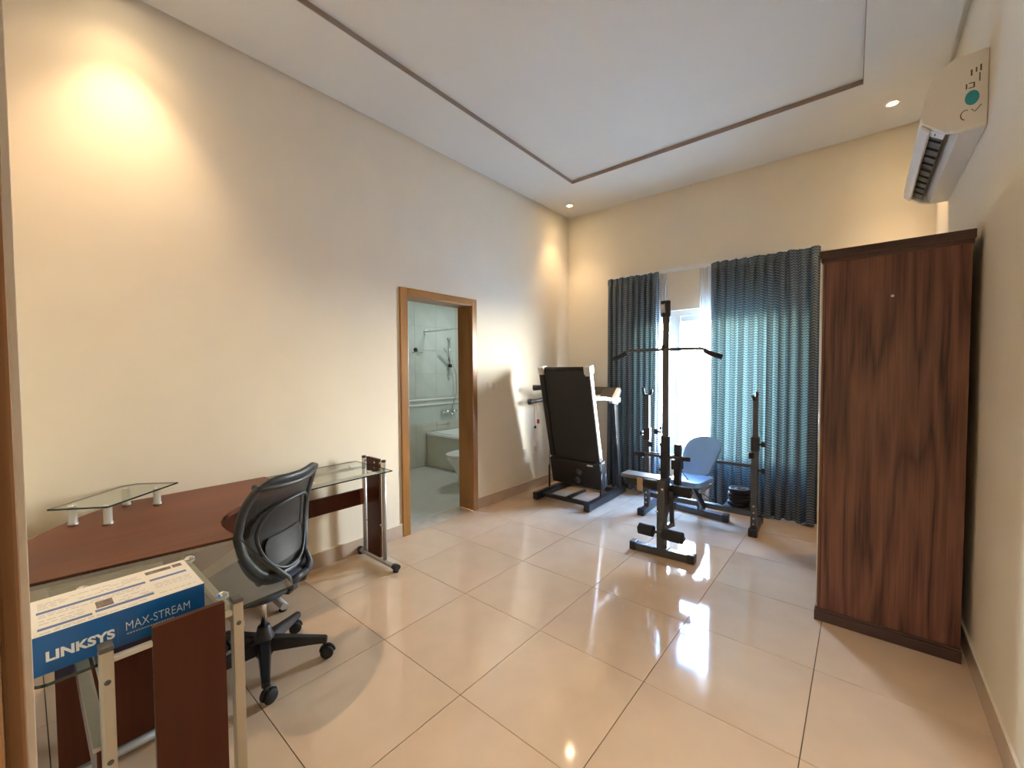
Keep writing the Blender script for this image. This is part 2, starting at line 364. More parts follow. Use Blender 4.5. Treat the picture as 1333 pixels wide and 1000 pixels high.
# bathroom door frame
d1 = st(empty('door_1', (0, (D1[0]+D1[1])/2, 0)))
cw = 0.076
for y0, y1, nm in ((D1[0], D1[0]+cw, 'casing'), (D1[1]-.065, D1[1], 'casing')):
    b = MB(); b.box((0, y0, 0), (0.018, y1, D1[2]), 0.004); b.build(nm, m_oak, d1)
box('head_casing', (0, D1[0]+cw, D1[2]-.066), (0.018, D1[1]-.065, D1[2]), m_oakh, d1, 0.004)
for y0, y1 in ((D1[0]+.035, D1[0]+.07), (D1[1]-.06, D1[1]-.028)):
    box('jamb', (-0.205, y0, 0), (0, y1, D1[2]-.03), m_oak, d1, 0.002)
box('head_jamb', (-0.205, D1[0]+.07, D1[2]-.07), (0, D1[1]-.06, D1[2]-.035), m_oakh, d1, 0.002)
for y0, y1 in ((D1[0]+.07, D1[0]+.085), (D1[1]-.075, D1[1]-.06)):
    box('door_stop', (-0.15, y0, 0), (-0.10, y1, D1[2]-.07), m_oak, d1, 0.002) if y0 < 2.5 else None
box('threshold', (-0.205, D1[0]+.07, -0.01), (-0.001, D1[1]-.06, 0.0008), m_marble, d1, 0.001)
# entrance frame beside the camera
d2 = st(empty('door_2', ((OX0+OX1)/2, YF, 0)))
b = MB(); b.box((OX0-.10, YF, 0), (OX0-.012, -0.0055, OZ+.09), 0.003); b.build('casing', m_oakd, d2)
box('casing_glare', (OX0-.125, YF, 0), (OX0-.102, 0.0012, OZ+.09), m_white, d2, 0.001)  # white strip added to stand for glare along the casing
box('casing', (OX1+.012, YF, 0), (OX1+.10, -0.004, OZ+.09), m_oakd, d2, 0.003)
box('head_casing', (OX0-.10, YF, OZ+.012), (OX1+.10, -0.004, OZ+.09), m_oakd, d2, 0.003)
box('jamb', (OX0-.012, YF-.2, 0), (OX0+.02, YF, OZ+.012), m_oakd, d2, 0.002)
box('jamb', (OX1-.02, YF-.2, 0), (OX1+.012, YF, OZ+.012), m_oakd, d2, 0.002)
# hall behind the camera
st(box('floor_hall', (1.4, -2.4, -0.1), (4.2, YF-.2, -0.001), m_tile))
st(box('wall_hall_end', (1.4, -2.5, 0), (4.2, -2.4, 2.8), m_wall)); st(box('wall_hall_left', (1.3, -2.5, 0), (1.4, YF-.2, 2.8), m_wall))
st(box('wall_hall_right', (4.2, -2.5, 0), (4.3, YF-.2, 2.8), m_wall)); st(box('ceiling_hall', (1.3, -2.5, 2.7), (4.3, YF-.2, 2.8), m_ceil))
st(box('wall_hall_front', (W+.2, YF-.2, 0), (4.3, YF, 2.8), m_wall))

# window
win = st(empty('window_1', ((WX0+WX1)/2, L+.1, WZ0)))
fy0, fy1 = L+.06, L+.13
for a, c in (((WX0, fy0, WZ0), (WX0+.06, fy1, WZ1)), ((WX1-.06, fy0, WZ0), (WX1, fy1, WZ1))): box('frame_stile', a, c, m_upvc, win, 0.004)
for a, c in (((WX0+.06, fy0, WZ1-.06), (WX1-.06, fy1, WZ1)), ((WX0+.06, fy0, WZ0), (WX1-.06, fy1, WZ0+.06))): box('frame_rail', a, c, m_upvc, win, 0.004)
for nm, xa, xb, yo in (('sash', WX0+.06, 1.46, 0.0), ('sash', 1.33, WX1-.06, 0.034)):
    b = MB(); y0, y1 = fy0+.002+yo, fy0+.032+yo; za, zb = WZ0+.06, WZ1-.06; s = 0.065
    b.box((xa, y0, za), (xa+s, y1, zb), 0.003); b.box((xb-s, y0, za), (xb, y1, zb), 0.003)
    b.box((xa+s, y0, za), (xb-s, y1, za+s), 0.003); b.box((xa+s, y0, zb-s), (xb-s, y1, zb), 0.003)
    sa = b.build(nm, m_upvc, win)
    box('pane', (xa+s-.005, y0+.012, za+s-.005), (xb-s+.005, y0+.018, zb-s+.005), m_pane, sa)
box('window_handle', (1.385, fy0-.020, 1.18), (1.405, fy0+.001, 1.33), m_white, win, 0.004)
box('sill', (WX0, L-.02, WZ0-.03), (WX1, L+.058, WZ0-.0005), m_marble, win, 0.003)
st(box('ground', (-14, L+.3, -0.5), (18, L+40, -0.35), m_sand))

# ------------------------------------------------------------------ bathroom beyond the door
BX, BY0, BY1, BZ = -2.03, 1.75, 4.86, 2.62
st(box('floor_bathroom', (BX, BY0, -0.1), (-0.2, BY1, -0.002), m_bfloor))
st(box('ceiling_bathroom', (BX-.1, BY0, BZ), (-0.2, BY1, BZ+.1), m_ceil))
wbl = st(box('wall_bathroom_back', (BX-.1, BY0, -.1), (BX, BY1, BZ), m_grout and m_bwall2))
st(box('wall_bathroom_far', (BX-.1, BY1, -.1), (-0.2, BY1+.1, BZ), m_bwall))
st(box('wall_bathroom_near', (BX-.1, BY0-.1, -.1), (-0.2, BY0, BZ), m_bwall))
TW, TH = 0.40, 0.36
q = MB(); q.box((0, -TW/2+.001, -TH/2+.001), (0.008, TW/2-.001, TH/2-.001), 0.0012); t0 = q.build('wall_tile', m_bwall); tm = t0.data
q = MB(); q.box((0, -TW/2+.001, -.30+.001), (0.008, TW/2-.001, .30-.001), 0.0012); t1 = q.build('dado_tile', m_bwall2); tm2 = t1.data
t0u = t1u = False
for i in range(5):
    y = 3.0+TW*(i+.5)
    if y+TW/2 > BY1: continue
    for k in range(4):
        z = 1.04+TH*(k+.5)
        o = t0 if not t0u else bpy.data.objects.new('wall_tile', tm)
        if t0u: COL.objects.link(o)
        t0u = True; o.location = (BX, y, z); o.parent = wbl
    o = t1 if not t1u else bpy.data.objects.new('dado_tile', tm2)
    if t1u: COL.objects.link(o)
    t1u = True; o.location = (BX, y, 0.30); o.parent = wbl
    o = bpy.data.objects.new('dado_tile', tm2); COL.objects.link(o); o.location = (BX, y, 0.62); o.scale = (1, 1, 0.06/0.6*1.0); o.parent = wbl
b = MB()
b.tube([(BX+.012, 3.0, 1.005), (BX+.012, BY1, 1.005)], 0.018, 8); b.build('dado_moulding', m_cer, wbl)
b = MB(); b.tube([(BX+.010, 3.0, 0.925), (BX+.010, BY1, 0.925)], 0.016, 8); b.build('dado_moulding', m_cer, wbl)
box('dado_band', (BX, 3.0, 0.645), (BX+.007, BY1, 1.035), m_bwall, wbl)
# bathtub
tub = tag(empty('bathtub', (-1.2, 4.42, 0)), 'built-in bathtub with a cream panelled side, seen through the doorway', 'bathtub')
box('side_panel', (BX+.012, 4.0, 0), (-0.3, 4.03, 0.47), m_tub, tub, 0.004)
b = MB(); o_ = [(BX+.012, 3.985), (-0.3, 3.985), (-0.3, BY1-.005), (BX+.012, BY1-.005)]
t = bmesh.new()
def rr(x0, y0, x1, y1, r, n=5):
    P = []
    for (cx, cy, a0) in ((x1-r, y1-r, 0), (x0+r, y1-r, 90), (x0+r, y0+r, 180), (x1-r, y0+r, 270)):
        for k in range(n+1):
            a = radians(a0+90*k/n); P.append((cx+r*cos(a), cy+r*sin(a)))
    return P
ro = rr(BX+.012, 3.985, -0.3, BY1-.005, 0.02); ri = rr(BX+.09, 4.07, -0.38, BY1-.08, 0.16); rb = rr(BX+.17, 4.14, -0.46, BY1-.15, 0.14)
rings = [[t.verts.new((p[0], p[1], z)) for p in P] for P, z in ((ro, 0.47), (ro, 0.51), (ri, 0.51), (rb, 0.14))]
for A, B in zip(rings, rings[1:]):
    n = len(A)
    for k in range(n): f = t.faces.new([A[k], A[(k+1) % n], B[(k+1) % n], B[k]]); f.smooth = True
t.faces.new(rings[-1])
bmesh.ops.recalc_face_normals(t, faces=t.faces[:])
b.merge(t); b.build('basin', m_cer, tub)
# toilet
wc = tag(empty('toilet', (-0.95, 3.32, 0)), 'white ceramic toilet bowl half hidden behind the door jamb', 'toilet')
def ov(cx, cy, a, c, z, n=20): return [(cx+a*cos(2*pi*k/n), cy+c*sin(2*pi*k/n), z) for k in range(n)]
WCX, WCY = -0.78, 3.62
b = MB(); t = bmesh.new()
rg = [[t.verts.new(p) for p in ov(WCX, WCY+dy, a, c, z)] for (a, c, z, dy) in ((.12, .20, 0, .10), (.11, .18, .10, .09), (.12, .20, .20, .06), (.175, .26, .33, .02), (.185, .27, .385, 0), (.16, .24, .39, 0), (.13, .2, .30, .02))]
for A, B in zip(rg, rg[1:]):
    for k in range(20): f = t.faces.new([A[k], A[(k+1) % 20], B[(k+1) % 20], B[k]]); f.smooth = True
t.faces.new(rg[0][::-1]); t.faces.new(rg[-1]); bmesh.ops.recalc_face_normals(t, faces=t.faces[:]); b.merge(t); b.build('bowl', m_cer, wc)
b = MB(); b.prism([(p[0], p[1]) for p in ov(WCX, WCY, .19, .275, 0)], 0.392, 0.415, 0.006); b.build('seat_lid', m_cer, wc)
box('cistern', (WCX-.19, 3.84, 0.36), (WCX+.19, 3.975, 0.78), m_cer, wc, 0.015)
# shower fittings
sh = tag(empty('shower_rail', (BX, 4.44, 1.36)), 'chrome shower slide rail with hand shower above the bathtub', 'shower')
XW = BX+.008
b = MB(); b.tube([(XW+.05, 4.44, 1.36), (XW+.05, 4.44, 1.98)], 0.011, 8); b.build('rail', m_chrome, sh)
for z in (1.38, 1.96): MB().tube([(XW, 4.44, z), (XW+.06, 4.44, z)], 0.016, 10).build('rail_bracket', m_chrome, sh)
b = MB(); b.tube([(XW+.07, 4.42, 1.60), (XW+.12, 4.32, 1.72), (XW+.14, 4.25, 1.80)], [.014, .014, .02], 8); b.build('hand_shower', m_chrome, sh)
MB().lathe([(0, 0), (.03, .0), (.034, .02), (.03, .05), (0, .055)], (XW+.055, 4.44, 1.50), 12).build('slider', m_blackm, sh)
b = MB(); b.tube([(XW+.07, 4.46, 1.62), (XW+.10, 4.52, 1.4), (XW+.10, 4.53, 1.1), (XW+.07, 4.45, 0.84)], 0.007, 8); b.build('hose', m_silver, sh)
tp = tag(empty('bath_mixer_tap', (BX, 4.42, 0.82)), 'chrome wall mixer tap with two handles below the dado band', 'tap')
b = MB(); b.tube([(XW+.045, 4.33, .80), (XW+.045, 4.50, .80)], 0.024, 10); b.tube([(XW, 4.36, .80), (XW+.045, 4.36, .80)], 0.02, 8); b.tube([(XW, 4.47, .80), (XW+.045, 4.47, .80)], 0.02, 8); b.build('tap_body', m_chrome, tp)
for y in (4.30, 4.53): MB().lathe([(0, -.03), (.026, -.028), (.03, 0), (.026, .028), (0, .03)], (0, 0, 0), 10, Matrix.Translation((XW+.045, y, .80)) @ Matrix.Rotation(pi/2, 4, 'X')).build('tap_handle', m_chrome, tp)
b = MB(); b.tube([(XW+.05, 4.415, .79), (XW+.12, 4.415, .77), (XW+.14, 4.415, .70)], 0.013, 8); b.build('spout', m_chrome, tp)
rod = tag(empty('shower_curtain_rod', (BX, 4.0, 2.04)), 'thin chrome shower curtain rod fixed high on the bathroom wall', 'rod')
MB().tube([(XW, 4.0, 2.04), (-.2, 4.0, 2.04)], 0.012, 8).build('pole', m_chrome, rod)
MB().tube([(XW, 4.0, 2.04), (XW+.015, 4.0, 2.04)], 0.032, 14).build('flange', m_chrome, rod)
hk = tag(empty('robe_hook', (BX, 3.81, 1.75)), 'small dark robe hook on the pale bathroom wall tiles', 'hook')
MB().lathe([(0, 0), (.032, 0), (.034, .01), (.02, .018), (0, .02)], (0, 0, 0), 14, Matrix.Translation((XW, 3.81, 1.76)) @ Matrix.Rotation(pi/2, 4, 'Y')).build('plate', m_blackm, hk)
b = MB()
for s in (-1, 1): b.tube([(XW+.01, 3.81, 1.75), (XW+.03, 3.81+s*.05, 1.715), (XW+.045, 3.81+s*.085, 1.715), (XW+.05, 3.81+s*.09, 1.735)], 0.007, 8)
b.build('prong', m_chrome, hk)

# ------------------------------------------------------------------ downlights
LBL = ['recessed downlight in the ceiling border at the far left corner', 'recessed downlight in the ceiling border beside the air conditioner',
       'recessed downlight above the corner desk washing the left wall', 'recessed downlight above the entrance by the right wall']
for (x, y), lb in zip(DOWN, LBL):
    d = tag(empty('downlight', (x, y, H)), lb, 'ceiling light', 'downlights in the ceiling border')
    MB().lathe([(.030, -.001), (.046, -.001), (.048, -.004), (.044, -.008), (.032, -.006), (.030, -.001)], (x, y, H), 28).build('trim_ring', m_white, d)
    MB().lathe([(0, -.0025), (.029, -.0025), (.029, -.0005), (0, -.0005)], (x, y, H), 24).build('bulb', m_bulb, d)

# ------------------------------------------------------------------ curtains
def curtain(name, x0, x1, yc, z0, z1, npl, amp, m, label, cat, group, head=0.085, seed=1, parent=None):
    rnd = random.Random(seed); ph = [rnd.uniform(-.6, .6) for _ in range(npl*2+4)]; am = [rnd.uniform(.35, 1.45) for _ in range(npl*2+4)]
    NU, NV = npl*14+1, 26; b = MB(); bm = b.bm; uvl = bm.loops.layers.uv.new('UVMap')
    slack = 1.9; zs = [z0+(z1-head-z0)*(j/(NV-5)) for j in range(NV-4)] + [z1-head*.92, z1-head*.6, z1-head*.25, z1]
    g = []
    for j, z in enumerate(zs):
        row = []
        h = max(0, min(1, (z-(z1-head))/(head*.15)))
        t = 1-(z-z0)/(z1-z0)
        for i in range(NU):
            u = i/(NU-1); c = u*npl; k = int(c)
            th = 2*pi*c + ph[k % len(ph)]*sin(pi*(c-k))*.8
            A = amp*am[k % len(am)]*(0.55+.6*t)*(1-h*.55)
            x = x0+(x1-x0)*u + A*.35*sin(2*th)*(1-h) + 0.006*sin(3.1*t+k)*t
            y = yc + A*cos(th) + (0.006*cos(th*2.0) if h > 0 else 0)
            zz = z + (0.006*sin(th*.5+ph[k % len(ph)]*4) if h > .9 or j == 0 else 0)
            row.append((bm.verts.new((x, y, zz)), (u*(x1-x0)*slack, z)))
        g.append(row)
    for j in range(len(zs)-1):
        for i in range(NU-1):
            q = [g[j][i], g[j][i+1], g[j+1][i+1], g[j+1][i]]
            f = bm.faces.new([v[0] for v in q]); f.smooth = True
            for lp, v in zip(f.loops, q): lp[uvl].uv = v[1]
    o = b.build(name, m)
    return tag(o, label, cat, group)
curtain('curtain', 0.655, 1.285, L-.15, 0.03, 2.545, 9, 0.034, m_curtain, 'left dark blue zigzag-patterned curtain hanging beside the treadmill', 'curtain', 'blue curtains at the window', seed=3)
curtain('curtain', 1.835, 2.755, L-.15, 0.012, 2.555, 11, 0.038, m_curtain, 'right wider blue zigzag-patterned curtain hanging next to the tall wardrobe', 'curtain', 'blue curtains at the window', seed=8)
curtain('sheer_curtain', 1.20, 1.345, L-.062, 0.04, 2.535, 4, 0.016, m_sheer, 'narrow white sheer curtain gathered behind the left blue curtain', 'curtain', 'white sheers', seed=4, head=.07)
curtain('sheer_curtain', 1.70, 1.92, L-.062, 0.04, 2.535, 5, 0.016, m_sheer, 'white sheer curtain gathered behind the right blue curtain', 'curtain', 'white sheers', seed=5, head=.07)
tr = tag(empty('curtain_track', (1.7, L-.1, 2.55)), 'slim white double curtain track on the wall above the window', 'curtain track')
box('front_rail', (0.64, L-.118, 2.548), (2.77, L-.100, 2.572), m_white, tr, 0.002); box('rear_rail', (0.64, L-.072, 2.541), (2.77, L-.054, 2.565), m_white, tr, 0.002)
for x in (0.8, 1.5, 2.1, 2.65): box('wall_bracket', (x, L-.122, 2.572), (x+.03, L-.0005, 2.580), m_white, tr)

# ------------------------------------------------------------------ wardrobe
wr = tag(empty('wardrobe', (3.18, 3.5, 0)), 'tall dark walnut wardrobe standing against the right wall, side panel facing the room', 'wardrobe')
wx0, wx1, wy0, wy1 = 2.895, 3.452, 2.945, 4.05
box('side_panel', (wx0, wy0, 0.07), (wx1, wy0+.018, 2.05), m_walnut, wr, 0.001)
box('side_panel', (wx0, wy1-.018, 0.07), (wx1, wy1, 2.05), m_walnut, wr, 0.001)
box('back_panel', (wx1-.008, wy0+.019, 0.07), (wx1, wy1-.019, 2.05), m_walnut, wr)
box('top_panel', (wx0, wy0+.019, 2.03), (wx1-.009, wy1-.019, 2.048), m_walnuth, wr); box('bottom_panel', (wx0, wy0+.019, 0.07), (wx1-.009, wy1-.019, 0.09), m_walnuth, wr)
for y0, y1 in ((wy0+.002, (wy0+wy1)/2-.002), ((wy0+wy1)/2+.002, wy1-.002)):
    d = box('door', (wx0-.020, y0, 0.075), (wx0-.002, y1, 2.045), m_walnut, wr, 0.002)
    yh = y1-.05 if y0 < 3.2 else y0+.05
    box('edge_band', (wx0-.0205, y0-.0012, 0.078), (wx0-.0145, y0, 2.042), m_silver, d)
    MB().tube([(wx0-.021, yh, .98), (wx0-.05, yh, .99), (wx0-.05, yh, 1.15), (wx0-.021, yh, 1.16)], 0.005, 8).build('handle', m_silver, d)
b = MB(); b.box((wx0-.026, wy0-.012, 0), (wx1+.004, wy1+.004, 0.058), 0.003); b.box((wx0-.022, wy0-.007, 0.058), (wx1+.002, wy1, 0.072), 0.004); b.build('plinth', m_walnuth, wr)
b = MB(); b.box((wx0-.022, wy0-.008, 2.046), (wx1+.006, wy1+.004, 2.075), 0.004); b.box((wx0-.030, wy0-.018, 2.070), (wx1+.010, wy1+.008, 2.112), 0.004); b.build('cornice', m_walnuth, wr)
for x, z in ((3.173, 1.83),): MB().lathe([(0, .004), (.006, .004), (.007, 0)], (0, 0, 0), 10, Matrix.Translation((x, wy0, z)) @ Matrix.Rotation(pi/2, 4, 'X')).build('screw_cap', m_silver, wr)

# ------------------------------------------------------------------ air conditioner
ac = tag(empty('air_conditioner', (W, 3.58, 2.6)), 'white wall-mounted split air conditioner high on the right wall', 'air conditioner')
def acprof():
    P = [(3.4885, 2.956), (3.376, 2.952), (3.335, 2.925), (3.300, 2.875), (3.276, 2.800), (3.264, 2.715), (3.272, 2.680), (3.300, 2.655)]
    Q = [(3.352, 2.612), (3.400, 2.598), (3.4885, 2.598)]
    return P, Q
P, Q = acprof(); y0, y1 = 2.97, 4.15
XZ = Matrix(((1, 0, 0, 0), (0, 0, 1, 0), (0, 1, 0, 0), (0, 0, 0, 1)))      # prism drawn in x-z, extruded along y
full = P + Q
for ya, yb in ((y0, y0+.03), (y1-.03, y1)):
    MB().prism(full, ya, yb, 0.004, XZ).build('end_cap', m_acw, ac)
shell = P + [(3.330, 2.690), (3.372, 2.660)] + Q[1:]                          # cut-away at the outlet
MB().prism(shell, y0+.031, y1-.031, 0, XZ).build('casing', m_acw, ac)
MB().prism([(3.300, 2.668), (3.325, 2.688), (3.368, 2.658), (3.354, 2.628)], y0+.10, y1-.04, 0, XZ).build('blower', m_acfan, ac)
for k in range(9):
    y = y0+.16+k*.105; MB().prism([(3.303, 2.652), (3.322, 2.672), (3.358, 2.645), (3.350, 2.618)], y, y+.004, 0, XZ).build('vertical_vane', m_dark, ac)
MB().prism([(3.268, 2.683), (3.262, 2.676), (3.292, 2.640), (3.300, 2.644)], y0+.02, y1-.02, 0.002, XZ).build('flap', m_acw2, ac)
b = MB(); b.prism([(3.300, 2.650), (3.325, 2.688), (3.370, 2.66), (3.352, 2.613)], y0+.031, y0+.095, 0, XZ); b.build('outlet_cheek', m_acw2, ac)
b = MB(); b.box((3.318, y0+.05, 2.634), (3.332, y0+.075, 2.640)); b.build('sensor', m_dark, ac)
# marks on the near end cap: round teal sticker, small lettering, tick
rot = Matrix.Translation((0, y0-.0004, 0)) @ XZ
b = MB(); b.prism([(3.437+.024*cos(a), 2.742+.034*sin(a)) for a in [2*pi*k/24 for k in range(24)]], -.0006, .0004, 0, rot); b.build('round_sticker', m_teal, ac)
b = MB()
for (x, z, w, h) in ((3.43, 2.86, .006, .028), (3.446, 2.868, .005, .022), (3.46, 2.872, .006, .03), (3.415, 2.80, .005, .024), (3.425, 2.812, .016, .004), (3.425, 2.79, .016, .004), (3.44, 2.80, .005, .024), (3.458, 2.83, .004, .04)):
    b.box((x, y0-.0008, z-h/2), (x+w, y0+.0002, z+h/2))
b.build('printed_marks', m_ink, ac)['kind'] = 'stuff'
b = MB(); b.tube([(3.417+.016*cos(a), y0, 2.668+.022*sin(a)) for a in [pi*.35+pi*1.1*k/10 for k in range(11)]], .0018, 6); b.tube([(3.437, y0, 2.688), (3.447, y0, 2.674), (3.468, y0, 2.700)], .0018, 6); b.build('printed_marks', m_ink, ac)
box('wall_plate', (3.486, y0+.01, 2.605), (3.4895, y1-.01, 2.95), m_dark, ac)

# ------------------------------------------------------------------ switches and sockets
def plate(name, y, z, w, h, label, cat, group, kind):
    r = tag(empty(name, (0, y, z)), label, cat, group)
    box('plate', (0, y-w/2, z-h/2), (0.008, y+w/2, z+h/2), m_cream, r, 0.002)
    if kind == 's':
        box('rocker', (0.008, y-.018, z-.022), (0.0115, y+.018, z+.022), m_white, r, 0.001)
    else:
        b = MB()
        for dy, dz in ((0, .014), (-.012, -.010), (.012, -.010)): b.box((0.0078, y+dy-.003, z+dz-.005), (0.0086, y+dy+.003, z+dz+.005))
        b.build('pin_hole', m_dark, r)['kind'] = 'stuff'; box('rocker', (0.008, y+.022, z-.01), (0.011, y+.032, z+.012), m_white, r, 0.001)
plate('light_switch', 3.255, 1.283, .082, .082, 'cream light switch nearer to the bathroom door frame', 'switch', 'light switches', 's')
plate('light_switch', 3.352, 1.283, .082, .082, 'cream light switch further from the bathroom door frame', 'switch', 'light switches', 's')
plate('wall_socket', 3.86, 0.472, .085, .085, 'low cream wall socket left of its pair, above the skirting', 'socket', 'wall sockets', 'p')
plate('wall_socket', 4.07, 0.482, .085, .085, 'low cream wall socket right of its pair, closer to the treadmill', 'socket', 'wall sockets', 'p')

# ------------------------------------------------------------------ corner desk
dk = tag(empty('corner_desk', (0.4, 0.4, 0)), 'L-shaped corner desk with cherry wood top and two glass wings', 'desk')
def arc(cx, cy, r, a0, a1, n=8): return [(cx+r*cos(radians(a0+(a1-a0)*k/n)), cy+r*sin(radians(a0+(a1-a0)*k/n))) for k in range(n+1)]
top = [(0.40, -0.006), (0.945, -0.006), (1.025, 0.585), (0.90, 0.578)]
top += [(0.83, 0.580), (0.77, 0.592), (0.70, 0.622), (0.635, 0.668), (0.58, 0.725), (0.548, 0.79), (0.535, 0.87), (0.535, 1.075), (0.006, 1.045), (0.006, 0.36)]
top += [(0.045, 0.285), (0.10, 0.22), (0.20, 0.128), (0.30, 0.056)]
b = MB(); b.prism(top, 0.724, 0.750, 0.003); b.build('wood_top', m_cherry, dk)
zg0, zg1 = 0.7365, 0.7445
def gl(pts, name='glass_wing'):
    b = MB(); b.prism(pts, zg0, zg1, 0, None, 0, 1); return b.build(name, [m_glass, m_gedge], dk)
gl([(0.949, -0.008)] + arc(1.610, 0.027, 0.035, -90, 0) + [(1.640, 0.30), (1.622, 0.572), (1.028, 0.588)])
gl([(0.006, 1.049), (0.535, 1.079), (0.52, 1.30), (0.508, 1.70), (0.006, 1.70)])
def leg(ax, pos, p0, p1, pa, pb, f0, f1, mpost, square, ptop=.805):
    """ax 'x': leg plane x=pos, spread along y; ax 'y': the other way"""
    V = (lambda s, z, d=0: (pos+d, s, z)) if ax == 'x' else (lambda s, z, d=0: (s, pos+d, z))
    r = empty('leg_frame', V((f0+f1)/2, 0)); r.parent = dk; r.matrix_parent_inverse = dk.matrix_world.inverted()
    for s in (p0, p1):
        b = MB()
        if square: b.beam(V(s, .05), V(s, ptop-.012), .026, .034, .006, (1, 0, 0) if ax == 'x' else (0, 1, 0))
        else: b.tube([V(s, .045), V(s, ptop-.014)], .0165, 14)
        b.build('post', mpost, r)
        b = MB()
        if square: b.beam(V(s, ptop-.012), V(s, ptop), .027, .035, .004, (1, 0, 0) if ax == 'x' else (0, 1, 0))
        else: b.tube([V(s, ptop-.014), V(s, ptop)], .017, 14)
        b.build('post_cap', m_black if not square else m_graphite, r)
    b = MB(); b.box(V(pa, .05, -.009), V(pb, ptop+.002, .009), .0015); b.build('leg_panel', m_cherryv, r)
    b = MB(); b.tube([V(f0+.02, .036), V(f1-.02, .036)], .024, 14, flat=.75); b.build('foot', m_silver, r)
    for s in (f0+.02, f1-.02):
        MB().tube([V(s-.022, .036), V(s+.022, .036)], .026, 14, flat=.8).build('foot_cap', m_black, r)
        b = MB(); q = V(s, 0); b.lathe([(0, 0), (.02, 0), (.022, .012), (.012, .018), (0, .018)], q, 12); b.build('glide', m_black, r)
    for s, t in ((p0, pa), (pb, p1)):
        for z in (.765, .30): MB().beam(V(s, z), V(t, z), .016, .012, .002).build('spacer', m_silver, r)
    return r
lg_near = leg('x', 1.688, .115, .387, .200, .356, .012, .53, m_champ, True)
lg_far = leg('y', 1.718, .098, .368, .148, .318, .004, .525, m_silver, False, .795)
# bolts
for y, z in ((.115, .72), (.115, .525), (.387, .735)): MB().lathe([(0, .003), (.005, .003), (.0065, 0)], (0, 0, 0), 10, Matrix.Translation((1.705, y, z)) @ Matrix.Rotation(pi/2, 4, 'Y')).build('bolt', m_graphite, dk)
MB().lathe([(0, .004), (.006, .004), (.008, 0)], (0, 0, 0), 10, Matrix.Translation((.26, 1.709, .765)) @ Matrix.Rotation(pi/2, 4, 'X')).build('bolt', m_silver, dk)
# bars under the glass, suction pads, boards with a painted lit edge
for y in (.115, .400):
    b = MB(); b.box((.86, y-.011, .700), (1.676, y+.011, .722), .003); b.build('support_bar', m_champ, dk)
    for x in (1.11, 1.51):
        MB().lathe([(0, 0), (.008, 0), (.008, .006), (.017, .0135), (.017, .0145), (0, .0145)], (x, y, .722), 16).build('suction_pad', m_white, dk)
        MB().lathe([(.017, 0), (.013, .005), (.006, .009), (0, .010)], (x, y, zg1), 16).build('glass_stud', m_chrome, dk)
for x in (.098, .368):
    b = MB(); b.box((x-.011, .88, .700), (x+.011, 1.704, .722), .003); b.build('support_bar', m_silver, dk)
    for y in (1.2, 1.6): MB().lathe([(0, 0), (.008, 0), (.008, .006), (.017, .0135), (.017, .0145), (0, .0145)], (x, y, .722), 16).build('suction_pad', m_white, dk)
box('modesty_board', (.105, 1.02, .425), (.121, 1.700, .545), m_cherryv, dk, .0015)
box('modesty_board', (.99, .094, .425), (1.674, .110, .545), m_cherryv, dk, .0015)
box('board_lit_edge', (.99, .088, .545), (1.674, .116, .557), m_champ, dk, .002)  # pale metal strip stands in for light on the board's top edge
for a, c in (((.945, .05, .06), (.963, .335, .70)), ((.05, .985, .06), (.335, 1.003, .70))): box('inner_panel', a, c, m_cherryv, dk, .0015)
b = MB(); b.beam((.10, .965, .565), (.935, .11, .565), .016, .27, .0015); b.build('corner_board', m_cherryv, dk)
for a, c in (((.954, -.005, .036), (.954, .42, .036)), ((.012, .994, .036), (.42, .994, .036))):
    MB().tube([a, c], .024, 14, flat=.75).build('inner_foot', m_silver, dk)
for a, c in (((.90, .045, .700), (1.0, .34, .7235)), ((.045, .93, .700), (.34, 1.03, .7235))): box('inner_bracket', a, c, m_champ, dk, .002)
for x, y in ((.954, .03), (.954, .39), (.04, .994), (.39, .994)): MB().lathe([(0, 0), (.02, 0), (.022, .012), (.012, .02), (0, .02)], (x, y, 0), 12).build('inner_glide', m_black, dk)
# raised glass shelf on four stubs
sf = tag(empty('monitor_shelf', (.25, .28, .75)), 'small raised glass shelf on four metal stubs on the desk corner', 'shelf')
SZ = 0.833
b = MB(); b.prism([(.268, .065), (.425, .247), (.150, .557), (.006, .410), (.006, .345)], SZ, SZ+.008, 0, None, 0, 1); b.build('glass_plate', [m_glass, m_gedge], sf)
for x, y in ((.285, .143), (.396, .249), (.091, .350), (.203, .457)):
    b = MB(); b.lathe([(0, 0), (.019, 0), (.019, .010), (.016, .012), (.016, SZ-.7507), (0, SZ-.7507)], (x, y, .7505), 16); b.build('stub', m_silver, sf)
    MB().lathe([(.017, 0), (.014, .004), (0, .007)], (x, y, SZ+.008), 14).build('stub_cap', m_chrome, sf)

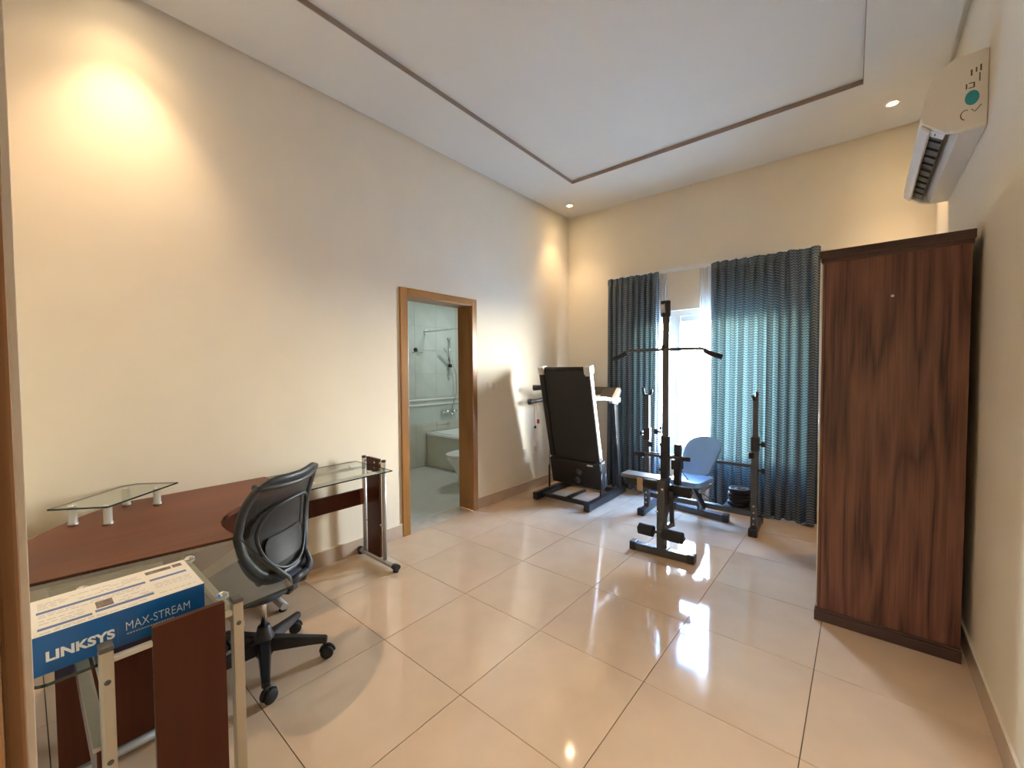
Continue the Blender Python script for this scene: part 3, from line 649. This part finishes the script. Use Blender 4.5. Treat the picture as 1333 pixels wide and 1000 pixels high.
# router carton on the near glass wing
bx = tag(empty('router_carton', (1.45, .18, zg1)), 'blue and white product carton with white lettering lying on the near glass desk wing', 'box')
bx0, bx1, by0, by1, bz0, bz1 = 1.366, 1.602, -.002, .332, zg1+.0006, .8390
box('carton_body', (bx0, by0, bz0), (bx1, by1, bz1), m_bblue, bx, .0015)
MB().box((bx0+.0006, by0+.0006, bz1), (bx1-.0006, by1-.0006, bz1+.0006)).build('top_label', m_bwhite, bx)
def lettering(body, size, m, mtx, parent, name='lettering', bold=0.0, sx=1.0, shear=0.0, space=1.0):
    c = bpy.data.curves.new('txt', 'FONT'); c.body = body; c.size = size; c.extrude = 0.0003; c.offset = bold; c.shear = shear; c.space_character = space
    o = bpy.data.objects.new('txt', c); COL.objects.link(o); bpy.context.view_layer.update()
    me = bpy.data.meshes.new_from_object(o.evaluated_get(bpy.context.evaluated_depsgraph_get()))
    bpy.data.objects.remove(o); bpy.data.curves.remove(c)
    me.transform(mtx @ Matrix.Diagonal((sx, 1, 1, 1))); me.materials.clear(); me.materials.append(m); me.name = name
    o = bpy.data.objects.new(name, me); COL.objects.link(o); o.parent = parent; o.matrix_parent_inverse = parent.matrix_world.inverted(); return o
def fit_text(body, y0, y1, zb, h, m, bold, parent, **k):
    c = bpy.data.curves.new('t', 'FONT'); c.body = body; c.size = 1; c.space_character = k.get('space', 1.0)
    o = bpy.data.objects.new('t', c); COL.objects.link(o); bpy.context.view_layer.update(); w = o.dimensions.x; hh = o.dimensions.y
    bpy.data.objects.remove(o); bpy.data.curves.remove(c)
    size = h/hh
    F = Matrix(((0, 0, 1, bx1+.0004), (1, 0, 0, y0), (0, 1, 0, zb), (0, 0, 0, 1)))       # text plane facing +x
    return lettering(body, size, m, F, parent, bold=bold, sx=(y1-y0)/(w*size), **k)
fit_text('LINKSYS', .021, .137, .775, .022, m_print, .0012, bx)
fit_text('MAX-STREAM', .160, .295, .781, .023, m_print, -.0004, bx)
MB().box((bx1, .146, .757), (bx1+.0005, .1468, .80)).build('divider', m_printb, bx)
b = MB()
for k in range(17):
    y = .163+k*.0058; b.box((bx1, y, .7705), (bx1+.0004, y+.0042, .7735))
b.build('small_print', m_printg, bx)['kind'] = 'stuff'
ZT = bz1+.0006
def pr(x0, x1, y0, y1, m, nm, dz=.0004): MB().box((x0, y0, ZT), (x1, y1, ZT+dz)).build(nm, m, bx)
for (x0, x1, y0, y1) in ((1.456, 1.470, .011, .222), (1.456, 1.470, .232, .318), (1.560, 1.573, .011, .104), (1.553, 1.567, .110, .226)): pr(x0, x1, y0, y1, m_printb, 'blue_stripe')
pr(1.500, 1.545, .114, .147, m_printk, 'device_picture'); pr(1.388, 1.412, .231, .292, m_printk, 'photo_strip'); pr(1.386, 1.411, .296, .319, m_printk, 'photo_strip')
b = MB(); rnd = random.Random(3)
for x in (1.400, 1.412, 1.424, 1.436, 1.480, 1.492, 1.516, 1.534, 1.546, 1.582, 1.590):
    y = .014
    while y < .21:
        w = rnd.uniform(.006, .022)
        if not (1.495 < x < 1.55 and .10 < y+w and y < .15) and rnd.random() < .8: b.box((x, y, ZT), (x+.0035, y+w, ZT+.0003))
        y += w+.004
for x in (1.500, 1.512, 1.526, 1.572):
    y = .236
    while y < .315:
        w = rnd.uniform(.006, .018); b.box((x, y, ZT), (x+.0035, min(y+w, .318), ZT+.0003)); y += w+.004
b.build('small_print', m_printg, bx)['kind'] = 'stuff'

# ------------------------------------------------------------------ office chair (local: +x is the back of the chair)
CHX, CHY, CHR = .830, .742, radians(34.4)
chr_ = tag(empty('office_chair', (CHX, CHY, 0), CHR), 'black mesh-back swivel office chair pushed up to the corner desk', 'chair')
for k in range(5):
    a = radians(54-72*k)-CHR; e = Vector((cos(a), sin(a), 0)); s = Vector((-sin(a), cos(a), 0)); R = .275
    b = MB(); sec = []
    t = bmesh.new()
    for (r, w, z0, z1) in ((.02, .030, .085, .150), (.10, .026, .084, .140), (.20, .021, .083, .122), (R+.012, .017, .078, .108)):
        sec.append([t.verts.new(e*r+s*w*q+Vector((0, 0, z))) for q, z in ((-1, z0), (1, z0), (.8, z1), (-.8, z1))])
    for A, B in zip(sec, sec[1:]):
        for i in range(4): t.faces.new([A[i], A[(i+1) % 4], B[(i+1) % 4], B[i]])
    t.faces.new(sec[0][::-1]); t.faces.new(sec[-1]); bmesh.ops.recalc_face_normals(t, faces=t.faces[:])
    bmesh.ops.bevel(t, geom=t.edges[:], offset=.004, segments=2, affect='EDGES'); b.merge(t)
    lg = locbuild(b, 'base_spoke', m_black, chr_)
    ca = radians(20+50*k); cx_ = Vector((cos(ca), sin(ca), 0)); cy_ = Vector((-sin(ca), cos(ca), 0))
    b = MB(); C0 = e*R
    mt = Matrix((cx_, Vector((0, 0, 1)), cy_)).transposed().to_4x4(); mt.translation = C0+Vector((0, 0, .031))+cx_*.012
    for sg in (-1, 1):
        b.lathe([(0, -.008), (.026, -.008), (.031, -.004), (.031, .004), (.026, .008), (0, .008)], (0, 0, sg*.015), 20, mt)
    w = b.build('caster_wheel', m_rubber); w.parent = lg
    b = MB()
    b.tube([C0+Vector((0, 0, .05)), C0+Vector((0, 0, .085))], .010, 10)
    pts = [C0+cx_*(.012+.034*cos(q))+Vector((0, 0, .031+.036*sin(q))) for q in [pi*k2/8 for k2 in range(9)]]
    b.tube(pts, .006, 8, flat=1.0)
    w = b.build('caster_hood', m_black); w.parent = lg
locbuild(MB().lathe([(0, .06), (.035, .06), (.045, .08), (.045, .15), (.034, .175), (.028, .205), (.024, .21), (0, .21)], (0, 0, 0), 20), 'hub', m_black, chr_)
locbuild(MB().tube([(0, 0, .205), (0, 0, .40)], .014, 14), 'gas_cylinder', m_chrome, chr_)
b = MB(); b.box((-.12, -.07, .375), (.10, .07, .415), .012); b.box((.08, -.035, .385), (.16, .035, .41), .01); locbuild(b, 'tilt_mechanism', m_black, chr_)
b = MB(); b.tube([(-.02, .06, .395), (-.03, .20, .39), (-.03, .24, .39)], [.006, .006, .011], 8); locbuild(b, 'lever', m_black, chr_)
# seat: rounded cushion
b = MB(); t = bmesh.new()
def sq(a, c, n=36, p=3.2):
    return [(a*math.copysign(abs(cos(q))**(2/p), cos(q)), c*math.copysign(abs(sin(q))**(2/p), sin(q))) for q in [2*pi*k/n for k in range(n)]]
rgs = []
for (sc_, z) in ((.86, .415), (.97, .422), (1.0, .445), (.985, .470), (.92, .486), (.6, .488), (.2, .484)):
    rgs.append([t.verts.new((p[0]*sc_-.02, p[1]*sc_, z-.018*max(0, -(p[0]*sc_)-.12)*6)) for p in sq(.205, .235)])
for A, B in zip(rgs, rgs[1:]):
    for k in range(36): f = t.faces.new([A[k], A[(k+1) % 36], B[(k+1) % 36], B[k]]); f.smooth = True
t.faces.new(rgs[0][::-1]); t.faces.new(rgs[-1]); bmesh.ops.recalc_face_normals(t, faces=t.faces[:]); b.merge(t)
locbuild(b, 'seat', m_seatpad, chr_)
# backrest surface
def back(u, v):      # u -1..1, v 0..1
    wd_ = .160+.085*min(1, v/.45)**.8 - .012*max(0, (v-.6)/.4)**2
    z = .505+v*.465
    x = .150-.030*sin(pi*min(1, v*1.15))+.060*max(0, v-.45)**1.3*1.9
    x -= .055*u*u*(.5+.7*v)
    z += .020*v*(u*u-.35)
    return Vector((x, u*wd_, z))
cor = 4.5
def ring(f, n=72):
    P = []
    for k in range(n):
        q = 2*pi*k/n; c, s = cos(q), sin(q)
        uu = math.copysign(abs(c)**(2/cor), c)*f; vv = .5+.5*math.copysign(abs(s)**(2/cor), s)*f
        P.append(back(uu, vv))
    return P
b = MB(); b.tube(ring(1.0), .021, 10, closed=True, flat=.8); b.tube([back(-.93+1.86*k/20, .94) for k in range(21)], .026, 10, flat=.6)
locbuild(b, 'back_frame', m_frameblk, chr_)
b = MB(); b.grid(lambda u, v: back((2*u-1)*.99*(1-abs(1.98*v-.99)**cor)**(1/cor), .5+.99*(v-.5))+Vector((-.004, 0, 0)), 25, 33); locbuild(b, 'back_mesh', m_mesh, chr_)
# lumbar loop and pad behind the mesh
lo = []
for k in range(48):
    q = 2*pi*k/48; c, s = cos(q), sin(q); uu = .74*math.copysign(abs(c)**(2/2.6), c); vv = .40+.36*math.copysign(abs(s)**(2/2.6), s)
    lo.append(back(uu, vv)+Vector((.016, 0, 0)))
b = MB(); b.tube(lo, .0085, 8, closed=True, flat=1.0); locbuild(b, 'lumbar_loop', m_frameblk, chr_)
b = MB(); b.grid(lambda u, v: back((2*u-1)*.62*(1-.25*(2*v-1)**2), .12+.28*v)+Vector((.010, 0, 0)), 13, 9); b.grid(lambda u, v: back((2*u-1)*.62*(1-.25*(2*v-1)**2), .12+.28*v)+Vector((.004, 0, 0)), 13, 9)
locbuild(b, 'lumbar_pad', m_black, chr_)
b = MB()
for sg in (-1, 1): b.tube([Vector((.11, sg*.03, .40)), Vector((.180, sg*.05, .43)), Vector((.188, sg*.09, .50)), back(sg*.62, .10)+Vector((.022, 0, 0)), back(sg*.86, .30)+Vector((.010, 0, 0))], [.02, .02, .018, .014, .010], 10, flat=.8)
b.tube([Vector((.183, -.06, .46)), Vector((.187, .06, .46))], .018, 8)
locbuild(b, 'back_bracket', m_frameblk, chr_)

# ------------------------------------------------------------------ folded treadmill
tm_ = tag(empty('treadmill', (.60, 4.15, 0)), 'black folded treadmill with its running deck tipped up, by the left wall', 'treadmill')
TX0, TX1 = .285, .935
for x in (TX0, TX1):
    b = MB(); b.beam((x, 3.70, .045), (x-.02, 4.60, .045), .062, .075, .014); r_ = b.build('base_rail', m_blackm, tm_)
    b = MB(); b.box((x-.034, 3.685, .004), (x+.034, 3.74, .086), .012); b.build('end_foot', m_black, r_)
    b = MB(); b.lathe([(0, -.016), (.028, -.016), (.032, -.01), (.032, .01), (.028, .016), (0, .016)], (0, 0, 0), 18, Matrix.Translation((x-.02, 4.575, .032)) @ Matrix.Rotation(pi/2, 4, 'Y')); b.build('transport_wheel', m_rubber, r_)
MB().beam((TX0, 3.79, .05), (TX1, 3.79, .05), .05, .035, .006).build('cross_bar', m_blackm, tm_)
MB().beam((TX0, 4.42, .05), (TX1, 4.42, .05), .05, .05, .006).build('cross_bar', m_blackm, tm_)
MB().beam((.61, 3.80, .05), (.62, 4.20, .055), .03, .03, .004).build('spine_bar', m_blackm, tm_)
# deck frame: hinge low at the back, top leaning to the viewer
dA = Vector((.61, 4.06, .17)); dB = Vector((.61, 3.76, 1.475)); dv = (dB-dA); DL = dv.length; dz = dv.normalized(); dx = Vector((1, 0, 0)); dn = dx.cross(dz).normalized()
DM = Matrix((dx, dn, dz)).transposed().to_4x4(); DM.translation = dA
if (dn.y > 0): pass
HW = .325
# local: x across, y thickness, z along the deck
def D(mb, name, m, par=tm_):
    o = mb.build(name, m); o.matrix_world = DM; o.parent = par; o.matrix_parent_inverse = par.matrix_world.inverted(); return o
sgn = 1 if dn.y > 0 else -1                      # +y local pointing away from viewer when sgn = 1
for s in (-1, 1):
    b = MB(); b.box((s*(HW-.062), sgn*-.012, .30), (s*HW, sgn*.042, DL-.05), .008); sr = D(b, 'side_rail', m_silverp if s > 0 else m_blackm)
    b = MB(); b.box((s*(HW-.064), sgn*-.016, .30), (s*(HW-.012), sgn*-.0125, DL-.09), .001); D(b, 'rail_underside', m_blackm, sr)
    b = MB(); b.box((s*(HW-.070), sgn*-.022, DL-.075), (s*(HW+.006), sgn*.065, DL+.012), .012); D(b, 'roller_end_cap', m_silverp)
b = MB(); b.tube([(-(HW-.075), sgn*.02, DL-.022), (HW-.075, sgn*.02, DL-.022)], .026, 18); D(b, 'rear_roller', m_rubber)
b = MB(); b.box((-(HW-.068), sgn*-.004, .27), (HW-.068, sgn*.002, DL-.035), .001); D(b, 'running_belt', m_belt)
b = MB(); b.box((-(HW-.068), sgn*.010, .27), (HW-.068, sgn*.034, DL-.06), .002); D(b, 'deck_board', m_black)
b = MB(); b.box((-HW, sgn*-.035, -.02), (HW, sgn*.10, .285), .025); mh = D(b, 'motor_hood', m_black)
b = MB(); b.box((.17, sgn*-.037, .245), (.24, sgn*-.034, .262)); D(b, 'name_label', m_white, mh)
b = MB(); b.lathe([(0, 0), (.038, 0), (.042, .012), (0, .014)], (0, 0, 0), 18, Matrix.Translation((.06, sgn*-.034, .16)) @ Matrix.Rotation(sgn*pi/2, 4, 'X')); b.lathe([(0, 0), (.038, 0), (.042, .012), (0, .014)], (0, 0, 0), 18, Matrix.Translation((.03, sgn*-.034, .06)) @ Matrix.Rotation(sgn*pi/2, 4, 'X')); D(b, 'motor_boss', m_graphite, mh)
for z in (.60, .95):
    b = MB(); b.box((-(HW-.062), sgn*.036, z), (HW-.062, sgn*.056, z+.04), .004); D(b, 'deck_brace', m_blackm)
# uprights, console and handrails
for s, x in ((-1, .215), (1, .895)):
    b = MB(); b.beam((x, 4.52, .08), (x-.01, 4.40, 1.08), .045, .075, .01); b.build('upright', m_graphite, tm_)
    b = MB(); pts = [(x, 4.44, 1.06), (x, 4.38, 1.10), (x-.01, 4.20, 1.13), (x-.02, 3.98, 1.145), (x-.02, 3.86, 1.12)]
    if s < 0: pts = [(x, 4.44, 1.06), (x-.02, 4.30, 1.10), (x-.06, 4.0, 1.10), (x-.10, 3.86, 1.085), (x-.125, 3.82, 1.08)]
    b.tube(pts, [.024]*5, 12); hr = b.build('handrail', m_silverp if s > 0 else m_black, tm_)
    b = MB(); b.tube(pts[-2:], .031, 12); b.build('grip', m_black if s < 0 else m_silverp, hr)
    b = MB(); b.box((x-.028, 4.30, 1.07), (x+.028, 4.50, 1.13), .012, ) ; b.beam((x, 4.36, 1.09), (x-.005, 4.52, 1.22), .05, .06, .01); b.build('console_bracket', m_silverp, tm_)
b = MB(); cm = Matrix.Translation((.555, 4.50, 1.16)) @ Matrix.Rotation(radians(35), 4, 'X')
b.box((-.325, -.10, -.03), (.325, .11, .03), .02, cm); cs = b.build('console', m_black, tm_)
b = MB(); b.box((-.12, -.03, .0305), (.12, .09, .034), .002, cm); b.build('display', m_dark, cs)
for k in range(5): MB().box((-.14+.06*k, -.085, .0305), (-.10+.06*k, -.06, .035), .002, cm).build('button', m_silverp, cs)
MB().tube([(.13, 3.86, 1.245), (.22, 3.90, 1.25), (.25, 4.38, 1.12)], [.034, .030, .024], 12).build('hand_grip_bar', m_black, tm_)
# safety key on its cord, gas strut
b = MB(); b.tube([(.155, 3.84, 1.06), (.160, 3.845, .86), (.165, 3.85, .80)], .002, 6); b.build('safety_cord', m_red, tm_); MB().tube([(.185, 3.84, 1.07), (.20, 3.845, .95), (.205, 3.85, .88)], .002, 6).build('safety_cord', m_red, tm_)
b = MB(); b.box((.195, 3.842, .835), (.222, 3.858, .885), .004); b.build('safety_key', m_red, tm_)
MB().lathe([(0, -.018), (.012, -.012), (.015, 0), (.012, .012), (0, .018)], (.165, 3.85, .79), 12).build('cord_clip', m_black, tm_)
for x in (.275, .942):
    b = MB(); b.tube([(x, 3.98, .09), (x, 3.98, .34)], .012, 10); g_ = b.build('strut_sleeve', m_black, tm_)
    b = MB(); b.tube([(x, 3.98, .34), (x+.01, 3.965, .60)], .006, 8); b.build('strut_rod', m_chrome, g_)
MB().tube([(.955, 4.0, .10), (.965, 4.02, .20), (.972, 4.03, .34)], .006, 8).build('power_cord', m_graphite, tm_)

# ------------------------------------------------------------------ weight bench with lat tower
wb = tag(empty('weight_bench', (1.885, 3.2, 0)), 'dark weight bench with tall lat pulldown tower and pale blue pads', 'weight bench')
BXC = 1.885
b = MB(); b.beam((1.655, 3.185, .030), (2.115, 3.215, .030), .06, .058, .006); ff = b.build('front_foot', m_graphite, wb)
for x, y in ((1.665, 3.186), (2.105, 3.214)):
    b = MB(); b.box((x-.026, y-.035, 0), (x+.026, y+.035, .068), .008); b.build('foot_cap', m_black, ff)
b = MB(); b.beam((BXC, 3.20, .058), (BXC, 3.20, .60), .062, .062, .005); b.build('front_post', m_graphite, wb)
b = MB(); b.box((BXC-.05, 3.16, .058), (BXC+.05, 3.24, .066)); b.build('foot_plate', m_graphite, wb)
b = MB(); b.beam((BXC, 3.26, .50), (BXC, 3.26, 1.92), .041, .041, .004); tw = b.build('tower_column', m_graphite, wb)
b = MB(); b.beam((BXC, 3.26, .46), (BXC, 3.26, .93), .056, .056, .004); b.build('tower_sleeve', m_blackm, tw)
b = MB(); b.beam((BXC-.002, 3.255, 1.86), (BXC+.004, 3.235, 1.985), .052, .085, .016); b.build('pulley_head', m_black, tw)
b = MB(); b.lathe([(0, -.012), (.036, -.012), (.030, 0), (.036, .012), (0, .012)], (0, 0, 0), 18, Matrix.Translation((BXC, 3.20, 1.92)) @ Matrix.Rotation(pi/2, 4, 'Y')); b.build('pulley', m_silverp, tw)
for z in (.99, .86, .76, .66): MB().lathe([(0, 0), (.012, 0), (.014, .012), (0, .014)], (0, 0, 0), 10, Matrix.Translation((BXC-.028, 3.25, z)) @ Matrix.Rotation(-pi/2, 4, 'Y')).build('bolt_head', m_black, tw)
b = MB(); b.lathe([(0, 0), (.008, 0), (.008, .03), (.022, .032), (.022, .055), (0, .056)], (0, 0, 0), 12, Matrix.Translation((BXC-.028, 3.255, .96)) @ Matrix.Rotation(-pi/2, 4, 'Y'))
b.build('adjusting_knob', m_black, tw)
# pulldown bar
b = MB(); yb, zb = 3.20, 1.605
b.tube([(BXC-.41, yb+.0, zb-.062), (BXC-.33, yb, zb-.040), (BXC-.285, yb, zb-.006), (BXC-.26, yb, zb), (BXC+.27, yb, zb), (BXC+.295, yb, zb-.006), (BXC+.34, yb, zb-.038), (BXC+.40, yb, zb-.062)], .0115, 12); pb = b.build('pulldown_bar', m_graphite, wb)
for s in (-1, 1): MB().tube([(BXC+s*.30-(.0 if s < 0 else 0), yb, zb-.010 if False else zb-.016), (BXC+s*.34, yb, zb-.040), (BXC+s*.415, yb, zb-.066)], .018, 12).build('bar_grip', m_rubber, pb)
MB().tube([(BXC, 3.20, 1.62), (BXC, 3.20, 1.89)], .0035, 8).build('lat_cable', m_black, wb)
MB().lathe([(0, -.022), (.014, -.02), (.016, 0), (.014, .02), (0, .022)], (BXC, 3.2, 1.622), 10).build('bar_hook', m_black, pb)
# main beam, second upright with curl bar, rear foot
b = MB(); b.beam((BXC, 3.22, .43), (BXC, 4.16, .40), .05, .06, .005); b.build('main_beam', m_graphite, wb)
b = MB(); b.beam((BXC+.01, 3.52, .44), (BXC+.012, 3.52, .83), .05, .05, .005); u2 = b.build('curl_upright', m_blackm, wb)
b = MB(); b.box((BXC-.03, 3.48, .62), (BXC+.045, 3.56, .70), .006); b.build('clamp', m_black, u2)
b = MB(); b.tube([(1.555, 3.46, .722), (2.0, 3.46, .726)], .0115, 10); cb = b.build('curl_bar', m_graphite, u2)
for xa, xb in ((1.55, 1.64), (1.93, 2.01)): MB().tube([(xa, 3.46, .7225), (xb, 3.46, .7255)], .017, 12).build('curl_grip', m_rubber, cb)
# foam rollers and leg lever
def foam(xa, xb, y, z, r, nm='foam_roller'):
    n = 10; pts = []; rr_ = []
    prof = [(0, r*.8), (.02, r), (.98, r), (1, r*.8)]
    o = MB().tube([(xa+(xb-xa)*p, y, z) for p, _ in prof], [q for _, q in prof], 18).build(nm, m_rubber, wb); return o
foam(1.735, 1.85, 3.12, .205, .043); foam(1.92, 2.07, 3.12, .205, .043); MB().tube([(1.72, 3.12, .205), (2.085, 3.12, .205)], .011, 10).build('roller_axle', m_graphite, wb)
foam(1.70, 1.85, 3.30, .515, .042); foam(1.915, 2.07, 3.30, .50, .042); MB().tube([(1.69, 3.30, .508), (2.085, 3.30, .508)], .011, 10).build('roller_axle', m_graphite, wb)
b = MB(); b.beam((BXC+.03, 3.30, .46), (BXC+.005, 3.14, .20), .036, .036, .004); b.build('leg_lever', m_graphite, wb)
b = MB(); b.beam((BXC+.045, 3.26, .50), (BXC+.025, 3.36, .20), .034, .034, .004); b.beam((BXC+.01, 3.23, .22), (BXC+.03, 3.36, .21), .034, .034, .004); b.build('lever_brace', m_graphite, wb)
# side board on a tan bracket
b = MB(); b.box((1.46, 3.36, .522), (1.845, 3.52, .552), .010); b.build('arm_pad', mat('grey_pad', (.13, .12, .11), .4), wb)
b = MB(); b.box((1.50, 3.38, .46), (1.84, 3.50, .521), .006); b.build('pad_tray', m_blackm, wb)
b = MB(); b.box((1.615, 3.35, .43), (1.665, 3.362, .54), .002); b.build('pad_bracket', m_tan, wb)
# seat and reclining back pad
def pad(p0, p1, w0, w1, th, up, nm, m, par, rnd_end=True):
    p0 = Vector(p0); p1 = Vector(p1); d = p1-p0; ln = d.length; d.normalize(); x = Vector((1, 0, 0)); n = x.cross(d).normalized()
    if n.z < 0: n = -n
    o2 = []
    K = 8
    pts = [(-w0, .03), (-w0+.03, 0), (w0-.03, 0), (w0, .03)]
    if rnd_end: pts += [(w1*cos(q), ln-w1*.75+w1*.75*sin(q)) for q in [pi*k/K/1.0 for k in range(K+1)]]
    else: pts += [(w1, ln-.03), (w1-.03, ln), (-w1+.03, ln), (-w1, ln-.03)]
    mt = Matrix((x, d, x.cross(d))).transposed().to_4x4(); mt.translation = p0
    s = 1 if x.cross(d).dot(n) > 0 else -1
    return MB().prism(pts, 0 if s > 0 else -th, th if s > 0 else 0, .012, mt).build(nm, m, par)
pad((1.925, 3.56, .47), (1.925, 3.94, .455), .13, .15, .045, None, 'seat_pad', m_bluepad, wb, False)
bp_ = pad((1.885, 3.97, .47), (1.950, 4.20, .80), .135, .155, .045, None, 'back_pad', m_bluepad, wb)
for a, c in (((1.835, 3.99, .455), (1.855, 4.20, .73)), ((1.985, 3.99, .455), (2.0, 4.20, .73))): MB().beam(a, c, .03, .03, .003).build('back_pad_rail', m_graphite, wb)
for x in (1.80, 2.05): MB().beam((x, 3.60, .44), (x, 3.92, .43), .025, .025, .003).build('seat_rail', m_silver, wb)
b = MB(); b.beam((BXC, 4.12, .42), (1.85, 4.33, .06), .05, .05, .005); b.build('rear_post', m_graphite, wb)
b = MB(); b.beam((1.575, 4.375, .032), (2.10, 4.30, .032), .06, .062, .006); rf = b.build('rear_foot', m_graphite, wb)
for x, y in ((1.585, 4.374), (2.09, 4.301)):
    b = MB(); b.box((x-.026, y-.036, 0), (x+.026, y+.036, .072), .008); b.build('foot_cap', m_black, rf)
b = MB(); b.tube([(BXC+.03, 3.50, .64), (1.96, 3.75, .42), (2.03, 3.95, .30), (2.12, 4.15, .19)], .0035, 6); b.tube([(2.12, 4.15, .19), (2.20, 4.25, .13), (2.27, 4.30, .12), (2.30, 4.33, .14)], .0035, 6); b.build('pull_cable', m_graphite, wb)
b = MB(); b.beam((1.905, 3.90, .40), (1.975, 3.98, .20), .05, .04, .005); b.beam((1.975, 3.98, .20), (1.92, 4.12, .14), .04, .04, .005); b.build('hinge_link', m_blackm, wb)
for x, y, z in ((1.86, 3.168, .35), (1.86, 3.168, .50), (1.90, 3.168, .53)): MB().lathe([(0, 0), (.009, 0), (.011, .008), (0, .010)], (0, 0, 0), 10, Matrix.Translation((x, y, z)) @ Matrix.Rotation(pi/2, 4, 'X')).build('bolt_head', m_chrome, wb)

# ------------------------------------------------------------------ barbell rack
rk = tag(empty('barbell_rack', (1.89, 4.1, 0)), 'dark steel barbell rack with two uprights in front of the curtains', 'rack')
for x, s in ((1.398, -1), (2.358, 1)):
    b = MB(); b.beam((x, 3.95 if s < 0 else 4.05, .030), (x-.02, 4.48, .030), .055, .058, .006); fo = b.build('rack_foot', m_graphite, rk)
    b = MB(); y_ = 3.965 if s < 0 else 4.062; b.box((x-.034, y_-.028, 0), (x+.034, y_+.028, .068), .008); b.build('foot_cap', m_black, fo); box('foot_cap', (x-.054, 4.44, 0), (x+.012, 4.49, .068), m_black, fo, .008)
    b = MB(); b.beam((x, 4.11, .058), (x, 4.11, .80), .05, .05, .005); up = b.build('upright', m_graphite, rk)
    b = MB(); b.beam((x, 4.11, .80), (x, 4.11, 1.20), .038, .038, .004); b.build('inner_upright', m_graphite, up)
    b = MB(); b.beam((x, 4.11, .74), (x, 4.11, .86), .060, .060, .006); b.build('collar', m_black, up)
    for z in (.80, .57):
        b = MB(); b.tube([(x+s*.02, 4.11, z), (x+s*.055, 4.11, z)], .010, 8); b.tube([(x+s*.05, 4.11, z), (x+s*.075, 4.11, z)], .024, 12); b.build('lock_knob', m_black, up)
    b = MB(); b.tube([(x-.03, 4.06, 1.265), (x-.03, 4.085, 1.20), (x-.002, 4.11, 1.185), (x+.03, 4.12, 1.21), (x+.03, 4.13, 1.25)] if s < 0 else [(x-.012, 4.05, 1.22), (x-.008, 4.07, 1.19), (x, 4.11, 1.19), (x+.004, 4.13, 1.22), (x+.004, 4.135, 1.255)], .014, 10); b.build('bar_cradle', m_black, up)
    b = MB(); b.beam((x, 4.11, .70), (x-s*.05, 4.08, .70), .04, .05, .006); b.build('spotter_catch', m_black, up)
    for z in (.10, .15, .20, .26): MB().lathe([(0, 0), (.007, 0), (.009, .006), (0, .008)], (0, 0, 0), 10, Matrix.Translation((x, 4.085, z)) @ Matrix.Rotation(pi/2, 4, 'X')).build('bolt_head', m_chrome, up)
b = MB(); b.beam((1.40, 4.13, .60), (2.36, 4.13, .60), .028, .028, .004); b.build('upper_crossbar', m_graphite, rk)
b = MB(); b.beam((1.40, 4.16, .17), (2.36, 4.16, .17), .05, .05, .005); b.build('lower_crossbar', m_graphite, rk)
b = MB(); b.box((2.10, 4.145, .196), (2.33, 4.33, .202), .002); b.build('plate_tray', m_graphite, rk)
ADJ = ['bottom', 'second from bottom', 'second from top', 'top']
for k in range(4):
    z = .2025+k*.0395; x = 2.213+(-.006, .004, -.002, .003)[k]; y = 4.245
    wp = tag(empty('weight_plate', (x, y, z)), ['small black weight plate lying at the bottom of the stack on the rack', 'small black weight plate just above the bottom one of the stack', 'small black weight plate just below the topmost one of the stack', 'small black weight plate lying on top of the stack on the rack'][k], 'weight plate', 'weight plates stacked on the rack')
    MB().lathe([(.018, 0), (.085, 0), (.092, .006), (.092, .030), (.086, .038), (.070, .038), (.066, .033), (.034, .033), (.030, .038), (.018, .038), (.018, 0)], (x, y, z), 32).build('disc', m_rubber, wp)
    b = MB()
    for a in range(6): b.lathe([(0, 0), (.004, 0), (.003, .002), (0, .002)], (x+.050*cos(a*pi/3), y+.050*sin(a*pi/3), z+.033), 6)
    b.build('raised_dot', m_graphite, wp)['kind'] = 'stuff'
